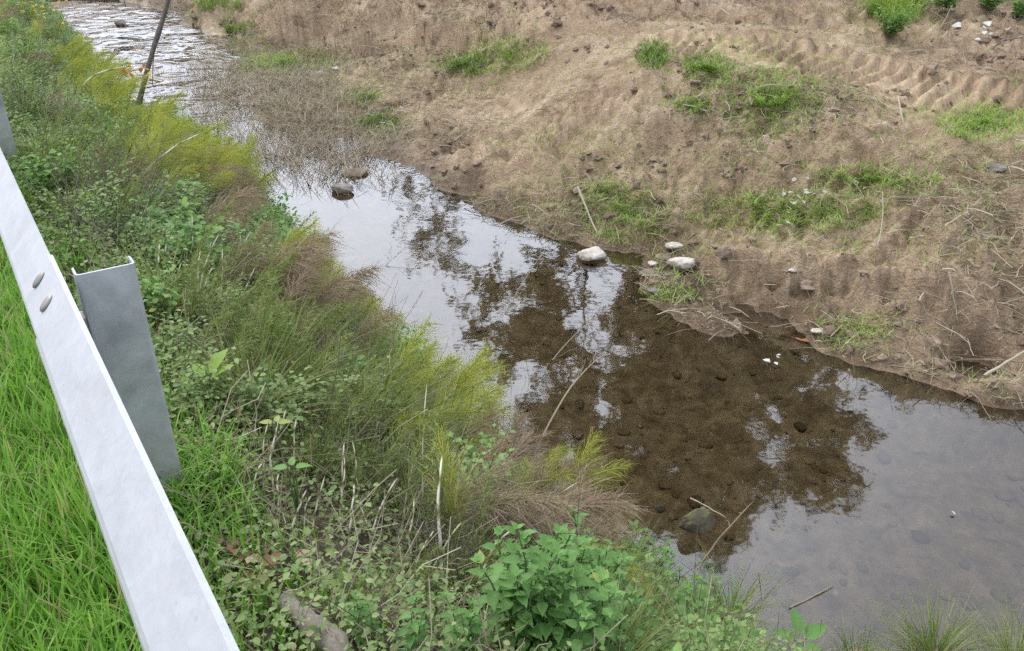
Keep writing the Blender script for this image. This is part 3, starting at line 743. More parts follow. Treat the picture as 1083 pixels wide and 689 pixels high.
for p, s1, L1 in zip(pts, ss_, LL_):
    if p[2] < -.02: continue
    px0, py0, dp = proj(p)
    if not (-60 < px0 < 1120 and -40 < py0 < 800): continue
    w = []
    for k in KINDS:
        q = p + [0, 0, HT[k]]; px, py, _ = proj(q)
        g = .13 if k in ('small_herb', 'grass_tuft') else .09 if k == 'leafy_herb' else .02
        for bx, by, rx, ry, ww in BLOBS[k]:
            g += ww * math.exp(-((px - bx) / rx) ** 2 - ((py - by) / ry) ** 2)
        if COUNT.get(k, 0) >= CAP[k]: g = 0
        w.append(g)
    w = np.array(w); tot = w.sum()
    if tot <= 0 or rng2.random() > min(1, .25 + tot * .35): continue
    k = KINDS[rng2.choice(len(KINDS), p=w / tot)]
    px, py, _ = proj(p + [0, 0, HT[k]])
    if (s1 < 1.9 and L1 > 2.0) or p[2] < .02: continue
    if 116 < px < 205 and 50 < py < 112: continue
    if abs(s1 - 2.0) < .4 and L1 < .62: continue
    if 'horsetail' in k and ((px > 668 and py > 560) or (px > 520 and py > 572)): continue
    if 'horsetail' in k and L1 > waterline_L(s1) - .22: continue
    if L1 < .55 and k in ('horsetail', 'withered_horsetail'): continue
    if L1 < .75 and s1 < 2.3 and k not in ('small_herb', 'grass_tuft'): continue
    sc_ = rng2.uniform(.75, 1.2) * (1 if dp > 3 else .85)
    if L1 < .8 and s1 < 2.3: sc_ *= .5
    tx, ty = rng2.normal(0, .12), rng2.normal(0, .12)
    wh = where(px, py)
    plant(k, p, DESC[k] + ' ' + wh, DESC[k] + ' clumps ' + wh, sc_, tilt=(tx - .08, ty + .1), yaw=math.atan2(LY, LX) - .35 + rng2.normal(0, 1.0) if 'horsetail' in k else None)

# nettle clumps at named places
def clump(kind, cx, cy, rx, ry, n, label, group, smin=.8, smax=1.1):
    for _ in range(n):
        a = rng.random() * 6.28; r = rng.random() ** .5
        p = hit(cx + rx * r * math.cos(a), cy + ry * r * math.sin(a))[0]
        plant(kind, p, label, group, rng.uniform(smin, smax), tilt=(rng.normal(0, .1), rng.normal(.06, .1)))
clump('nettle', 598, 694, 62, 40, 84, 'broad-leaved green nettle in the big clump at the bottom centre', 'nettles of the big clump', .85, 1.2)
clump('nettle', 478, 714, 44, 12, 12, 'low bluish nettle at the bottom edge left of the big clump', 'nettles at the bottom edge', .5, .65)
clump('nettle', 728, 680, 30, 26, 22, 'nettle beside the water below the mossy stone', 'nettles below the mossy stone', .7, .95)
clump('nettle', 640, 590, 14, 12, 4, 'slender nettle at the waterside above the big clump', 'nettles at the waterside', .7, .9)
clump('nettle', 690, 640, 30, 20, 8, 'nettle at the water edge right of the big clump', 'nettles right of the big clump', .8, 1.0)
clump('leafy_herb', 745, 655, 24, 26, 7, 'fresh green herb at the water edge below the mossy stone', 'herbs below the mossy stone', .6, .9)
clump('nettle', 385, 690, 30, 16, 3, 'small nettle by the grey log at the bottom edge', 'nettles by the grey log', .35, .5)

# ------------------------------------------------------------------ ground cover on the near bank
n = 330000
pts, s1, L1 = bankpoints(n, .7, 27, .15, .02)
pts = pts[pts[:, 2] > -.02]; n = len(pts)
lift = np.abs(rng.normal(0, .07, n)) * (.6 + 1.2 * (fbm(pts[:, 0] * 2, pts[:, 1] * 2, 2) + .4))
dist = np.hypot(pts[:, 0], pts[:, 1])
cpx, cpy, _ = proj(pts)
sg = pts[:, 0] * DX + pts[:, 1] * DY; Lg = pts[:, 0] * LX + pts[:, 1] * LY
lift = lift * np.where((np.abs(sg - 2.0) < .4) & (Lg < .6), .35, 1)
keep = rng.random(n) < np.clip(.75 + 1.4 * fbm(pts[:, 0] * 1.7 + 4, pts[:, 1] * 1.7, 3), .1, 1) * (1 - .3 * np.exp(-((cpx - 370) / 110) ** 2 - ((cpy - 530) / 120) ** 2))
pts, lift, dist = pts[keep], lift[keep], dist[keep]; n = len(pts)
pos = pts + np.stack([0 * lift, 0 * lift, lift + .005], -1)
mb = MB()
leaves(mb, pos, rand_dir(n, -.3, .5), (.0095 + .0022 * np.minimum(dist, 14)) * rng.uniform(.5, 1.9, n), np.clip(rng.normal(.45, .22, n) + .22 * sstep(.9, .4, pts[:, 0] * LX + pts[:, 1] * LY), 0, .97), LEAF_SIMPLE, .45, rng.uniform(.45, 1.25, n))
tag(link('ground_cover', mb.mesh('ground_cover', M['cover'])), 'low green leaf cover over the near bank', 'ground cover', kind='stuff')
n = 26000
pts, s1, L1 = bankpoints(n, .7, 27, .3, .02); pts = pts[pts[:, 2] > -.02]; n = len(pts)
mb = MB()
d = rand_dir(n, -.1, .9); ln = rng.uniform(.06, .35, n)[:, None, None]; t = np.linspace(0, 1, 4)[None, :, None]
C = pts[:, None] + [0, 0, .02] + d[:, None] * ln * t + rng.normal(0, .02, (n, 4, 3)) * t
strips(mb, C, np.full((n, 4), .0014), nrm(rng.normal(size=(n, 3))), np.clip(rng.normal(.5, .25, n), 0, 1))
tag(link('dry_stalks', mb.mesh('dry_stalks', M['straw'], False)), 'dry straw stalks among the plants of near bank', 'dry stalks', kind='stuff')

# ------------------------------------------------------------------ far bank cover
def farpoints(n):
    n2 = int(n * 2.2); x = rng.uniform(-12, 14, n2); y = 4 + 23 * rng.random(n2) ** 1.5
    L = x * LX + y * LY
    z = height(x, y); p = np.stack([x, y, z], -1)
    a, b_, _ = proj(p)
    k = (L > 3.2) & (z > .015) & (a > -40) & (a < 1130) & (b_ > -40)
    return p[k][:n]
p = farpoints(290000); n = len(p)
f = fbm(p[:, 0] * .7, p[:, 1] * .7, 4); bandd, _, _ = polydist(p[:, 0], p[:, 1], TR)
px, py, _ = proj(p)
litterw = np.clip(.42 + 1.7 * f, .05, 1) * np.where(bandd < .5, .06, 1) * np.where(py < 90, np.where(px > 540, .35, .8), 1)
heap = np.exp(-((px - 1010) / 80) ** 2 - ((py - 330) / 40) ** 2) + .8 * np.exp(-((px - 570) / 60) ** 2 - ((py - 225) / 22) ** 2) + .6 * np.exp(-((px - 700) / 60) ** 2 - ((py - 215) / 20) ** 2) + .6 * np.exp(-((px - 870) / 30) ** 2 - ((py - 110) / 16) ** 2)
heap = heap + .6 * np.exp(-np.maximum(p[:, 2], 0) / .07) * (px > 420)
bare = 1 - .9 * np.exp(-((px - 765) / 80) ** 2 - ((py - 300) / 34) ** 2) - .7 * np.exp(-((px - 890) / 60) ** 2 - ((py - 300) / 24) ** 2)
keep = rng.random(n) < np.clip(litterw + heap, 0, 1) * bare
p = p[keep]; n = len(p)
mb = MB(); d = rand_dir(n, -.02, .45); ln = (.04 + .30 * rng.random(n) ** 1.6)[:, None, None]; t = np.linspace(0, 1, 4)[None, :, None]
C = p[:, None] + [0, 0, .008] + d[:, None] * ln * t - np.array([0, 0, 1.]) * ln * .25 * t ** 2 + rng.normal(0, .011, (n, 4, 3)) * t
strips(mb, C, np.full((n, 4), .0027) * rng.uniform(.5, 1.5, (n, 1)), nrm(rng.normal(size=(n, 3))), np.clip(rng.normal(.5, .27, n), 0, 1))
tag(link('straw_litter', mb.mesh('straw_litter', M['straw'], False)), 'cut dry straw scattered over the bare far bank', 'straw', kind='stuff')

p = farpoints(24000); n = len(p); f = fbm(p[:, 0] * .9 + 30, p[:, 1] * .9, 3)
p = p[rng.random(n) < np.clip(.4 + 1.6 * f, .03, 1)]; n = len(p)
V, T = ICO1; m_ = len(V)
sz = .010 + .055 * rng.random(n) ** 5
v = p[:, None] + (V[None] * (1 + rng.normal(0, .22, (n, m_, 1)))) * sz[:, None, None] * rng.uniform(.6, 1.3, (n, 1, 3)) * [1, 1, .7]
mb = MB(); mb.add(v.reshape(-1, 3), tris=((np.arange(n) * m_)[:, None, None] + T[None]).reshape(-1, 3), tint=np.repeat(np.clip(rng.normal(.5, .2, n), 0, 1), m_))
tag(link('soil_clods', mb.mesh('soil_clods', M['clod'], False)), 'loose brown soil clods on the dug far bank', 'soil clods', kind='stuff')

PATCH = [(240, 33, 24, 10, 900, .16, .45, 'bright green grass patch at the stream bend beside the riffle'),
 (298, 66, 46, 11, 1300, .16, .5, 'long green grass patch between cut bank and dead sedge'),
 (384, 102, 15, 7, 260, .1, .5, 'small green grass patch above the leafy tuft at the waterline'),
 (398, 131, 22, 7, 420, .12, .4, 'low green tuft at the waterline where the sky pool begins'),
 (662, 228, 36, 24, 900, .1, .6, 'bright green grass at the water edge above two pale stones'),
 (815, 108, 40, 26, 900, .17, .6, 'rounded grassy hummock below the tread marks'),
 (748, 76, 20, 15, 420, .17, .4, 'fresh green tuft left of the grassy hummock'),
 (733, 113, 15, 7, 160, .1, .5, 'small weed tuft under the fresh green tuft'),
 (830, 226, 78, 18, 1900, .1, .6, 'widest bright grass patch, strewn with white leaves'),
 (925, 192, 50, 13, 900, .09, .65, 'strip of short grass running up right from the widest patch'),
 (1040, 131, 36, 14, 700, .13, .5, 'green grass patch near the right edge below the tread marks'),
 (535, 58, 34, 16, 300, .16, .3, 'dark green weeds on the eroded slope at top centre'),
 (492, 70, 20, 10, 200, .2, .25, 'greyish weeds hanging on the eroded slope'),
 (690, 60, 13, 11, 160, .18, .25, 'single dark weed on the bare slope at top centre'),
 (905, 350, 30, 12, 220, .06, .5, 'sparse green sprouts on the muddy right shore'),
 (705, 312, 24, 8, 130, .05, .5, 'few green sprouts on the mud spit by the pale stones'),
 (640, 203, 22, 7, 200, .06, .85, 'pale short grass above the bright waterside patch'),
 (945, 12, 20, 12, 260, .45, .5, 'tall green grass clump hanging over the top bank edge'),
 (232, 8, 18, 6, 200, .3, .3, 'dark weed patch on the cut bank above the riffle')]
# thin scattered grass on the far bank
p = farpoints(170000); n = len(p); f = fbm(p[:, 0] * .6 + 60, p[:, 1] * .6 + 9, 4); px, py, _ = proj(p)
g = np.clip(1.6 * f - .12, 0, 1) * (py > 80) + .8 * np.exp(-((px - 650) / 70) ** 2 - ((py - 150) / 24) ** 2) + .7 * np.exp(-((px - 1000) / 90) ** 2 - ((py - 262) / 22) ** 2) + .4 * np.exp(-((px - 560) / 60) ** 2 - ((py - 150) / 20) ** 2)
for cx, cy, rx, ry, *_ in PATCH: g = g + .9 * np.exp(-((px - cx) / (rx * 2.2)) ** 2 - ((py - cy) / (ry * 2.2)) ** 2)
p = p[rng.random(n) < g]; n = len(p); mb = MB()
blades(mb, p, rng.uniform(.03, .12, n), .003, rng.uniform(.2, .9, n), rng.uniform(.1, .7, n), np.clip(rng.normal(.78, .25, n), 0, 1))
tag(link('thin_grass', mb.mesh('thin_grass', M['grass'])), 'thin yellowish grass sprouting on the far bank', 'grass', kind='stuff')

# dead sedge in the shallows
n = 36000
px = rng.uniform(165, 430, n); py = rng.uniform(40, 205, n)
inside = (np.exp(-((px - 300) / 95) ** 2 - ((py - 118) / 48) ** 2) + .7 * np.exp(-((px - 240) / 40) ** 2 - ((py - 75) / 26) ** 2) + .6 * np.exp(-((px - 345) / 50) ** 2 - ((py - 165) / 20) ** 2)) * (.5 + 1.4 * (fbm(px * .03, py * .06, 3) + .25))
inside *= np.clip((px - (165 + .85 * np.maximum(py - 110, 0))) / 30, 0, 1)
k = rng.random(n) < inside
q = P(px[k], py[k], 0 * px[k] + .03); q[:, 2] = np.maximum(height(q[:, 0], q[:, 1]), -.05); n = len(q)
mb = MB(); blades(mb, q, rng.uniform(.08, .32, n), rng.uniform(.002, .0045, n), rng.uniform(.2, 1.2, n), rng.uniform(.1, 1.0, n), np.clip(rng.normal(.48, .25, n), 0, 1))
tag(link('dead_sedge', mb.mesh('dead_sedge', M['sedge'])), 'grey-brown dead sedge standing in the shallows', 'sedge', kind='stuff')

# dry grass hanging on the cut bank, upper left
p = farpoints(40000); px, py, _ = proj(p); n = len(p)
g = (py < 60) * (px < 520) * np.clip(.55 + 1.8 * fbm(p[:, 0], p[:, 1], 3), .05, 1) * np.where(px < 390, 1, .35)
p = p[rng.random(n) < g]; n = len(p)
mb = MB(); blades(mb, p, rng.uniform(.15, .45, n), .005, rng.uniform(.3, 1.0, n), rng.uniform(.5, 1.4, n), np.clip(rng.normal(.5, .25, n), 0, 1), az=rng.normal(-1.7, .9, n))
tag(link('bank_dry_grass', mb.mesh('bank_dry_grass', M['sedge'])), 'dry brown grass hanging down the cut bank at the back', 'dry grass', kind='stuff')

# separate green patches
for cx, cy, rx, ry, n, h, tc, lab in PATCH:
    n = int(n * 4.6); rx *= 1.4; ry *= 1.35
    ra = rng.random(n) ** .8; an = rng.random(n) * 6.283; px = cx + rx * ra * np.cos(an); py = cy + ry * ra * np.sin(an)
    w = np.clip(1.1 - ra * 1.05 + 1.5 * fbm(px * .06 + cy, py * .12 + cx, 3), .3, 1); k = (rng.random(n) < w) | (n < 1500)
    q = hit(px[k], py[k]); q = q[q[:, 2] > -.03]; n = len(q)
    if n == 0: continue
    c0 = q.mean(0); mb = MB()
    blades(mb, q - c0, h * (.58 if h < .3 else 1) * rng.uniform(.4, 1.15, n), .0042, rng.uniform(.1, .8, n), rng.uniform(.1, .7, n), np.clip(rng.normal(tc, .2, n), 0, 1))
    o = link('grass_patch', mb.mesh('grass_patch', M['grass'])); o.location = c0; tag(o, lab, 'grass patch')

# leafy shrubs along the top right edge, weeds on slope
SHR = [(1000, 14, .9, 'leafy green shrub at the top right bank edge'), (1045, 12, .8, 'leafy shrub right of the top right one'), (1078, 20, .7, 'leafy shrub in the top right corner'), (940, 40, .7, 'drooping dark green weed under the tall grass clump'), (966, 8, .6, 'small leafy weed between the tall grass clump and shrub')]
for px, py, s_, lab in SHR:
    p = hit(px, py)[0]; plant('leafy_herb', p, lab, None, s_ * 2.0, name='shrub')

# ------------------------------------------------------------------ stones and other single things
def stone(px, py, wpx, hgt, key, seed, lab, depth=.7, sink=.25, nm='stone', cat='stone', yaw=0, z=None, rough=.25):
    p = hit(px, py)[0] if z is None else P(px, py, z)
    _, _, dp = proj(p); w = wpx * dp / FPX / 2
    p = p + np.array([0, 0, hgt * w * (1 - 2 * sink)])
    mb = MB(); rock(mb, (0, 0, 0), (w, w * depth, w * hgt), seed, yaw=yaw, rough=rough)
    o = link(nm, mb.mesh(nm, M[key])); o.location = p; tag(o, lab, cat); return o
stone(720, 285, 32, .55, 'palestone', 1, 'largest pale stone on the mud spit, rounded and dry', .7, .2)
stone(627, 274, 32, .55, 'palestone', 2, 'pale stone standing alone in the shallow water', .8, .3, z=0.0)
stone(713, 263, 20, .5, 'palestone', 3, 'angular pale stone behind the largest pale stone', .7, .25)
stone(690, 280, 13, .35, 'palestone', 4, 'small flat pale stone left of the largest one', .8, .3)
stone(686, 291, 24, .3, 'mud', 5, 'flat muddy stone below the small flat one', .9, .4)
stone(704, 272, 22, .25, 'mud', 6, 'muddy slab between the pale stones', .9, .4)
stone(766, 273, 22, .7, 'mud', 7, 'dark earth lump with roots right of the pale stones', .8, .25, 'earth_lump', 'earth lump', rough=.5)
stone(692, 309, 16, .4, 'greystone', 8, 'small grey stone at the tip of mud spit', .7, .3)
stone(738, 562, 44, .9, 'mossstone', 9, 'mossy brown stone lying in the near water', .55, .25, yaw=.5, z=0)
stone(362, 203, 26, .45, 'greystone', 10, 'dark grey stone in the water by the dead sedge', .8, .3, z=0)
stone(375, 184, 32, .3, 'mud', 11, 'low mud bump behind the dark grey stone', .8, .35, 'mud_lump', 'mud lump', z=0)
stone(868, 352, 24, .3, 'palestone', 12, 'pale flat stone on the muddy right shore', .6, .3)
stone(838, 288, 11, .6, 'palestone', 13, 'pale pebble half buried in the earth hollow', .7, .3)
stone(897, 352, 8, .6, 'palestone', 14, 'tiny pale stone right of the flat shore stone', .7, .3)
stone(339, 81, 12, .6, 'palestone', 15, 'whitish stone at the foot of cut bank, left of a pair', .7, .2)
stone(355, 75, 9, .6, 'palestone', 16, 'smaller whitish stone at the foot of cut bank, right of a pair', .7, .2)
stone(128, 27, 13, .6, 'greystone', 17, 'wet boulder breaking the riffle at the top left', .8, .3, z=0)
stone(1053, 180, 26, .4, 'greystone', 18, 'dark charred heap on the bare soil at the right', .8, .3, 'ash_heap', 'ash heap', rough=.6)
stone(698, 540, 12, .6, 'greystone', 19, 'small drowned stone left of the mossy stone', .8, .4, z=-.05)
stone(273, 411, 13, 1.1, 'plastic', 20, 'small crumpled white scrap lying in the herbs', .8, .1, 'litter_scrap', 'litter', rough=.5)

def stickobj(nm, pts, r0, r1, key, lab, cat, m=7, kink=.01, twigs_=0, tint=.6):
    """a bent stick through world points"""
    pts = np.array(pts, float); K = 14; t = np.linspace(0, 1, len(pts)); tt = np.linspace(0, 1, K)
    C = np.stack([np.polyval(np.polyfit(t, pts[:, i], len(pts) - 1), tt) for i in range(3)], -1) + np.cumsum(rng.normal(0, kink * .35, (K, 3)), 0) * np.sin(tt * np.pi)[:, None]
    c0 = C[0].copy(); mb = MB(); rad = (r0 + (r1 - r0) * tt) * (1 + rng.normal(0, .08, K)); rad[-1] *= .3
    tubes(mb, (C - c0)[None], rad[None], m, np.where(np.arange(K) % 3 == 1, .12, tint)[None] if key == 'stem' else tint)
    if twigs_:
        j = rng.integers(5, K - 1, twigs_); d = nrm((C[-1] - C[0]) * .9 / np.linalg.norm(C[-1] - C[0]) + rng.normal(0, .5, (twigs_, 3)))
        ln = np.linalg.norm(C[-1] - C[0]) * rng.uniform(.06, .2, twigs_)
        q = np.linspace(0, 1, 4)[None, :, None]
        tubes(mb, (C[j] - c0)[:, None] + d[:, None] * ln[:, None, None] * q + rng.normal(0, .01, (twigs_, 4, 3)) * q, np.full((twigs_, 4), r1 * .8), 4, tint)
    o = link(nm, mb.mesh(nm, M[key])); o.location = c0; tag(o, lab, cat); return o
def pz(px, py, dist):
    """point on a sight line at a given range along the view"""
    a, f, u = ray(px, py); t = dist / FPX
    return np.array([a * t, f * t, CAMZ + u * t])
def from_base(px, py, dd, pts):
    """stick points: first on the ground, then (px, py, change of range)"""
    b_ = hit(px, py)[0]; _, _, dp = proj(b_)
    return [b_ - [0, 0, .05]] + [pz(a, c, dp + e) for a, c, e in pts]
stickobj('leaning_pole', from_base(141, 128, 0, [(160, 62, .1), (180, -6, .3), (196, -70, .5)]), .03, .02, 'bark', 'dark grey pole leaning up across the far stream', 'pole', 8, .008)
stickobj('thin_pole', from_base(160, 110, 0, [(163, 80, .0), (164, 45, .0)]), .012, .006, 'bark', 'thin upright stick right of the leaning grey pole', 'stick', 6, .02)
# long dry stems leaning over the water
stickobj('dry_reed', from_base(498, 400, 0, [(535, 330, .3), (590, 245, .7)]), .006, .002, 'straw', 'pale dry stem over the water, uppermost of the long three', 'reed', 5, .01, 4)
stickobj('dry_reed', from_base(536, 450, 0, [(590, 375, .2), (652, 322, .5)]), .006, .0025, 'straw', 'longest pale dry stem reaching over the dark reflection', 'reed', 5, .01, 3)
stickobj('dry_reed', from_base(548, 520, 0, [(600, 415, .2), (645, 375, .35)]), .007, .0025, 'straw', 'forked pale dry stem, lowest of the long three', 'reed', 5, .012, 4)
stickobj('dry_reed', from_base(396, 330, 0, [(402, 290, .1), (445, 252, .3)]), .004, .0015, 'twig', 'dark branching stem before the pale sky pool', 'reed', 5, .01, 10)
stickobj('dry_reed', from_base(388, 320, 0, [(394, 305, .1), (415, 262, .2)]), .003, .0015, 'twig', 'short dark twig left of the branching stem', 'reed', 5, .01, 6)
stickobj('dry_reed', from_base(395, 345, 0, [(440, 333, .1), (492, 328, .3)]), .003, .0015, 'twig', 'nearly level dark stem at the edge of the pale pool', 'reed', 5, .004, 5)
stickobj('dry_reed', from_base(455, 590, 0, [(448, 500, -.02), (452, 400, .05)]), .0030, .0018, 'stem', 'upright bleached horsetail stem in the middle of the bank', 'reed', 6, .006, tint=.85)
stickobj('dry_reed', from_base(473, 640, 0, [(462, 550, 0), (468, 480, .1)]), .006, .003, 'stem', 'bleached stem bending right at the withered horsetails', 'reed', 6, .006, tint=.95)
stickobj('dry_reed', from_base(530, 600, 0, [(570, 545, .1), (615, 508, .2)]), .0030, .0018, 'stem', 'bleached stem slanting right before the yellow horsetail', 'reed', 6, .006, tint=.95)
stickobj('dry_reed', from_base(490, 660, 0, [(515, 590, .05), (545, 560, .1)]), .006, .003, 'stem', 'pale stem rising left of the big nettle clump', 'reed', 6, .006, tint=.9)
stickobj('dry_reed', from_base(122, 210, 0, [(160, 170, .1), (215, 140, .4)]), .008, .004, 'stem', 'jointed pale stem slanting over the upper bank', 'reed', 6, .01, tint=.8)
stickobj('arched_shoot', from_base(72, 120, 0, [(88, 92, .1), (110, 78, .2), (138, 70, .3)]), .012, .006, 'stem', 'arched pale stem with orange leaves at its tip', 'reed', 6, .01, tint=.6)
stickobj('pale_stick', [hit(1040, 400)[0] + [0, 0, .02], hit(1086, 376)[0] + [0, 0, .06]], .012, .008, 'straw', 'pale straight stick on the shore at right edge', 'stick', 6, .006, tint=.95)
stickobj('pale_stick', [hit(947, 114)[0] + [0, 0, .12], hit(957, 142)[0] + [0, 0, .02]], .009, .007, 'straw', 'thin pale stick lying below the tread marks', 'stick', 6, .004, tint=.95)
stickobj('pale_stick', [hit(610, 222)[0] + [0, 0, .25], hit(632, 250)[0] + [0, 0, .02]], .012, .008, 'straw', 'pale stick propped on the waterside left of bright grass', 'stick', 6, .006, tint=.85)
stickobj('brown_stick', [hit(825, 356)[0] + [0, 0, .02], hit(856, 364)[0] + [0, 0, .02]], .014, .01, 'rust', 'short orange-brown stick at the muddy waterline', 'stick', 6, .003)
stickobj('sunken_stick', [P(738, 602, .0), P(760, 572, .01), P(797, 530, .03)], .006, .004, 'straw', 'grey stick rising from water right of the mossy stone', 'stick', 6, .006, 5, .5)
stickobj('sunken_stick', [P(730, 527, .02), P(768, 548, .0)], .004, .003, 'straw', 'thin stick floating behind the mossy stone', 'stick', 6, .006, 0, .8)
stickobj('sunken_stick', [P(835, 643, .005), P(882, 618, .01)], .005, .003, 'straw', 'grey stick floating above the bramble sprig', 'stick', 6, .006, 0, .4)
stickobj('dry_reed', [hit(928, 260)[0], hit(930, 245)[0] + [0, 0, .1], hit(928, 225)[0] + [0, 0, .2]], .004, .003, 'straw', 'lone upright straw on the shore above the earth hollow', 'reed', 5, .004, tint=.95)
stickobj('bent_stick', [hit(1000, 300)[0] + [0, 0, .1], hit(1007, 325)[0] + [0, 0, .06], hit(1012, 345)[0] + [0, 0, .03]], .008, .006, 'straw', 'pale bent root in the straw heap at right', 'stick', 6, .01, tint=.85)
stickobj('dead_branch', [hit(985, 45)[0] + [0, 0, .02], hit(1000, 28)[0] + [0, 0, .12]], .015, .01, 'straw', 'short branch on the bare soil under the shrubs', 'stick', 6, .01, 4, .5)
stickobj('dead_branch', [hit(1030, 62)[0], hit(1080, 48)[0] + [0, 0, .1]], .014, .008, 'twig', 'forked grey branch near the top right corner', 'stick', 6, .03, 5, .4)

for cx, cy, rx, ry, n, g_, lab in ((215, 330, 60, 20, 22, 'pale upright horsetail stems behind the near post', 'thin pale upright horsetail stem behind the near guardrail post'), (470, 590, 50, 40, 24, 'bleached horsetail stems left of the nettles', 'thin bleached horsetail stem left of the big nettle clump'), (330, 540, 70, 50, 16, 'pale thin stems on the lower bank', 'pale thin stem among twigs on the lower bank')):
    for _ in range(n):
        bx, by = cx + rx * rng.uniform(-1, 1), cy + ry * rng.uniform(-1, 1); hh = rng.uniform(45, 90); tl = rng.normal(6, 12)
        o = stickobj('dry_reed', from_base(bx, by, 0, [(bx + tl * .4, by - hh * .5, .03), (bx + tl, by - hh, .08)]), .0035, .002, 'stem', lab, 'reed', 5, .006, tint=rng.uniform(.7, 1)); o['group'] = g_
# log at the bottom edge
b0 = hit(304, 645)[0]; b1 = hit(372, 735)[0]
o = stickobj('log', [b0 + [0, 0, .03], (b0 + b1) / 2 + [0, 0, .06], b1 + [0, 0, .04]], .022, .03, 'deadwood', 'weathered grey log at the bottom edge beside the guardrail', 'log', 12, .012)

# arched stem's orange leaves, yellow leaves, dry leaves, dock, bramble
def leafset(nm, px, py, n, spread, size, key, lab, cat, lift=.03, tint=(.5, .3), zlo=-.4, zhi=.4, at=None, shape=LEAF_SIMPLE):
    p = hit(px, py)[0] if at is None else at
    mb = MB(); pos = rng.normal(0, spread, (n, 3)) * [1, 1, .5] + [0, 0, lift]
    leaves(mb, pos, rand_dir(n, zlo, zhi), size * rng.uniform(.7, 1.3, n), np.clip(rng.normal(*tint, n), 0, 1), shape, .3)
    o = link(nm, mb.mesh(nm, M[key])); o.location = p; tag(o, lab, cat); return o
bs = hit(72, 120)[0]; _, _, dbs = proj(bs)
leafset('orange_leaves', 0, 0, 9, .07, .06, 'orange', 'orange leaves hanging at the arched stem tip', 'leaves', 0, (.45, .2), -.9, -.1, at=pz(137, 76, dbs + .3))
lp = hit(141, 128)[0]; _, _, dlp = proj(lp)
leafset('yellow_leaves', 0, 0, 16, .12, .07, 'orange', 'yellow leaves of a sprig crossing the leaning pole', 'leaves', 0, (.8, .15), -.3, .5, at=pz(158, 82, dlp - .1))
leafset('yellow_bush', 18, 22, 260, .5, .09, 'orange', 'yellow-leaved bush in the top left corner', 'bush', .35, (.75, .2))
leafset('dry_leaf_heap', 272, 612, 44, .03, .035, 'dryleaf', 'reddish-brown dead leaves beside the rail by the log', 'dead leaves', .02)
leafset('dry_leaf', 322, 607, 2, .01, .06, 'dryleaf', 'curled tan dead leaf right of reddish dead leaves', 'dead leaf', .05, (.9, .05))
leafset('dry_leaf_heap', 250, 590, 30, .025, .035, 'dryleaf', 'few brown dead leaves up the bank from the reddish heap', 'dead leaves', .02)
leafset('white_leaves', 850, 214, 34, .15, .05, 'paleleaf', 'white-backed dead leaves strewn on the widest grass patch', 'dead leaves', .05)
leafset('pale_leaves', 1047, 34, 12, .14, .14, 'plastic', 'whitish dead leaves on the soil under the top right shrubs', 'dead leaves', .04)
leafset('pale_leaves', 1038, 48, 4, .05, .09, 'plastic', 'few small whitish scraps just below the whitish dead leaves', 'litter', .03)
leafset('feather', 826, 383, 5, .03, .05, 'plastic', 'ragged white feather floating near the muddy shore', 'feather', .01, at=P(822, 383, .005))
leafset('floating_leaf', 0, 0, 1, .0, .03, 'plastic', 'tiny white leaf floating on the water at right', 'leaf', .01, at=P(1010, 546, .0))
leafset('floating_leaf', 0, 0, 2, .03, .045, 'plastic', 'white scrap floating near the right frame edge', 'leaf', .01, at=P(1079, 441, .0))
def bigleaf(px, py, sizes, lab, nm, cat, key='herb', h=.12, lift=.0, at=None, shape=LEAF_SERR, tint=.9):
    p = hit(px, py)[0] if at is None else at
    root = empty(nm, p); tag(root, lab, cat)
    ms, ml = MB(), MB()
    for an, ln, zz in sizes:
        d = np.array([math.cos(an), math.sin(an), zz]); e = d * .25 * ln + [0, 0, h]
        tubes(ms, np.array([[[0, 0, -.05], e * .6, e]]), np.array([[.004, .003, .002]]), 5, .5)
        leaves(ml, e[None], d[None], ln, tint, shape, .05, .85)
    link('stem', ms.mesh('stem', M['gstem']), root); link('leaves', ml.mesh('leaves', M[key]), root)
bigleaf(222, 432, [(1.0, .10, .8), (.3, .085, .6), (2.2, .07, .5)], 'broad bright dock leaves rising from the herbs by the post', 'dock_plant', 'dock', 'grass', .1, shape=LEAF_SIMPLE, tint=.5)
bigleaf(0, 0, [(.5, .13, .3), (1.6, .12, .7), (2.8, .11, .3), (4.2, .09, .1), (5.6, .09, .1)], 'bramble sprig with broad leaves standing in the water at the bottom', 'bramble_sprig', 'bramble', 'nettle', .13, at=P(842, 700, .0), tint=.7)
bigleaf(318, 560, [(.2, .045, .1), (3.2, .045, .1), (1.7, .035, .3)], 'seedling with paired pale green leaves on the lower bank', 'seedling', 'seedling', 'nettle', .22, tint=.9)
bigleaf(300, 505, [(.2, .042, .1), (3.0, .042, .1), (1.5, .03, .3)], 'seedling with paired leaves behind the lower one', 'seedling', 'seedling', 'nettle', .2, tint=.9)

# sedge tussocks standing at the near water edge
for px, py, n, h, lab in ((985, 705, 420, .24, 'yellow-green grass tussock in the water at the bottom right'), (1072, 712, 300, .24, 'grass tussock in the bottom right corner'), (905, 706, 160, .14, 'small faded grass tussock left of the bottom right one'), (770, 660, 200, .25, 'brownish grass tussock at the water by the nettles')):
    p = P(px, py, .0); pr = tuft(h * 1.35, n, 'olive', .05, .9, .002); root = empty('grass_tussock', p); tag(root, lab, 'grass tussock')
    mb = MB(); V, T = ICO2; mb.add(V * [.11, .11, .1] * (1 + .2 * rng.normal(size=(len(V), 1))) + [0, 0, -.05], tris=T); link('root_ball', mb.mesh('root_ball', M['mud']), root)
    for nm, me in pr: link(nm, me, root)

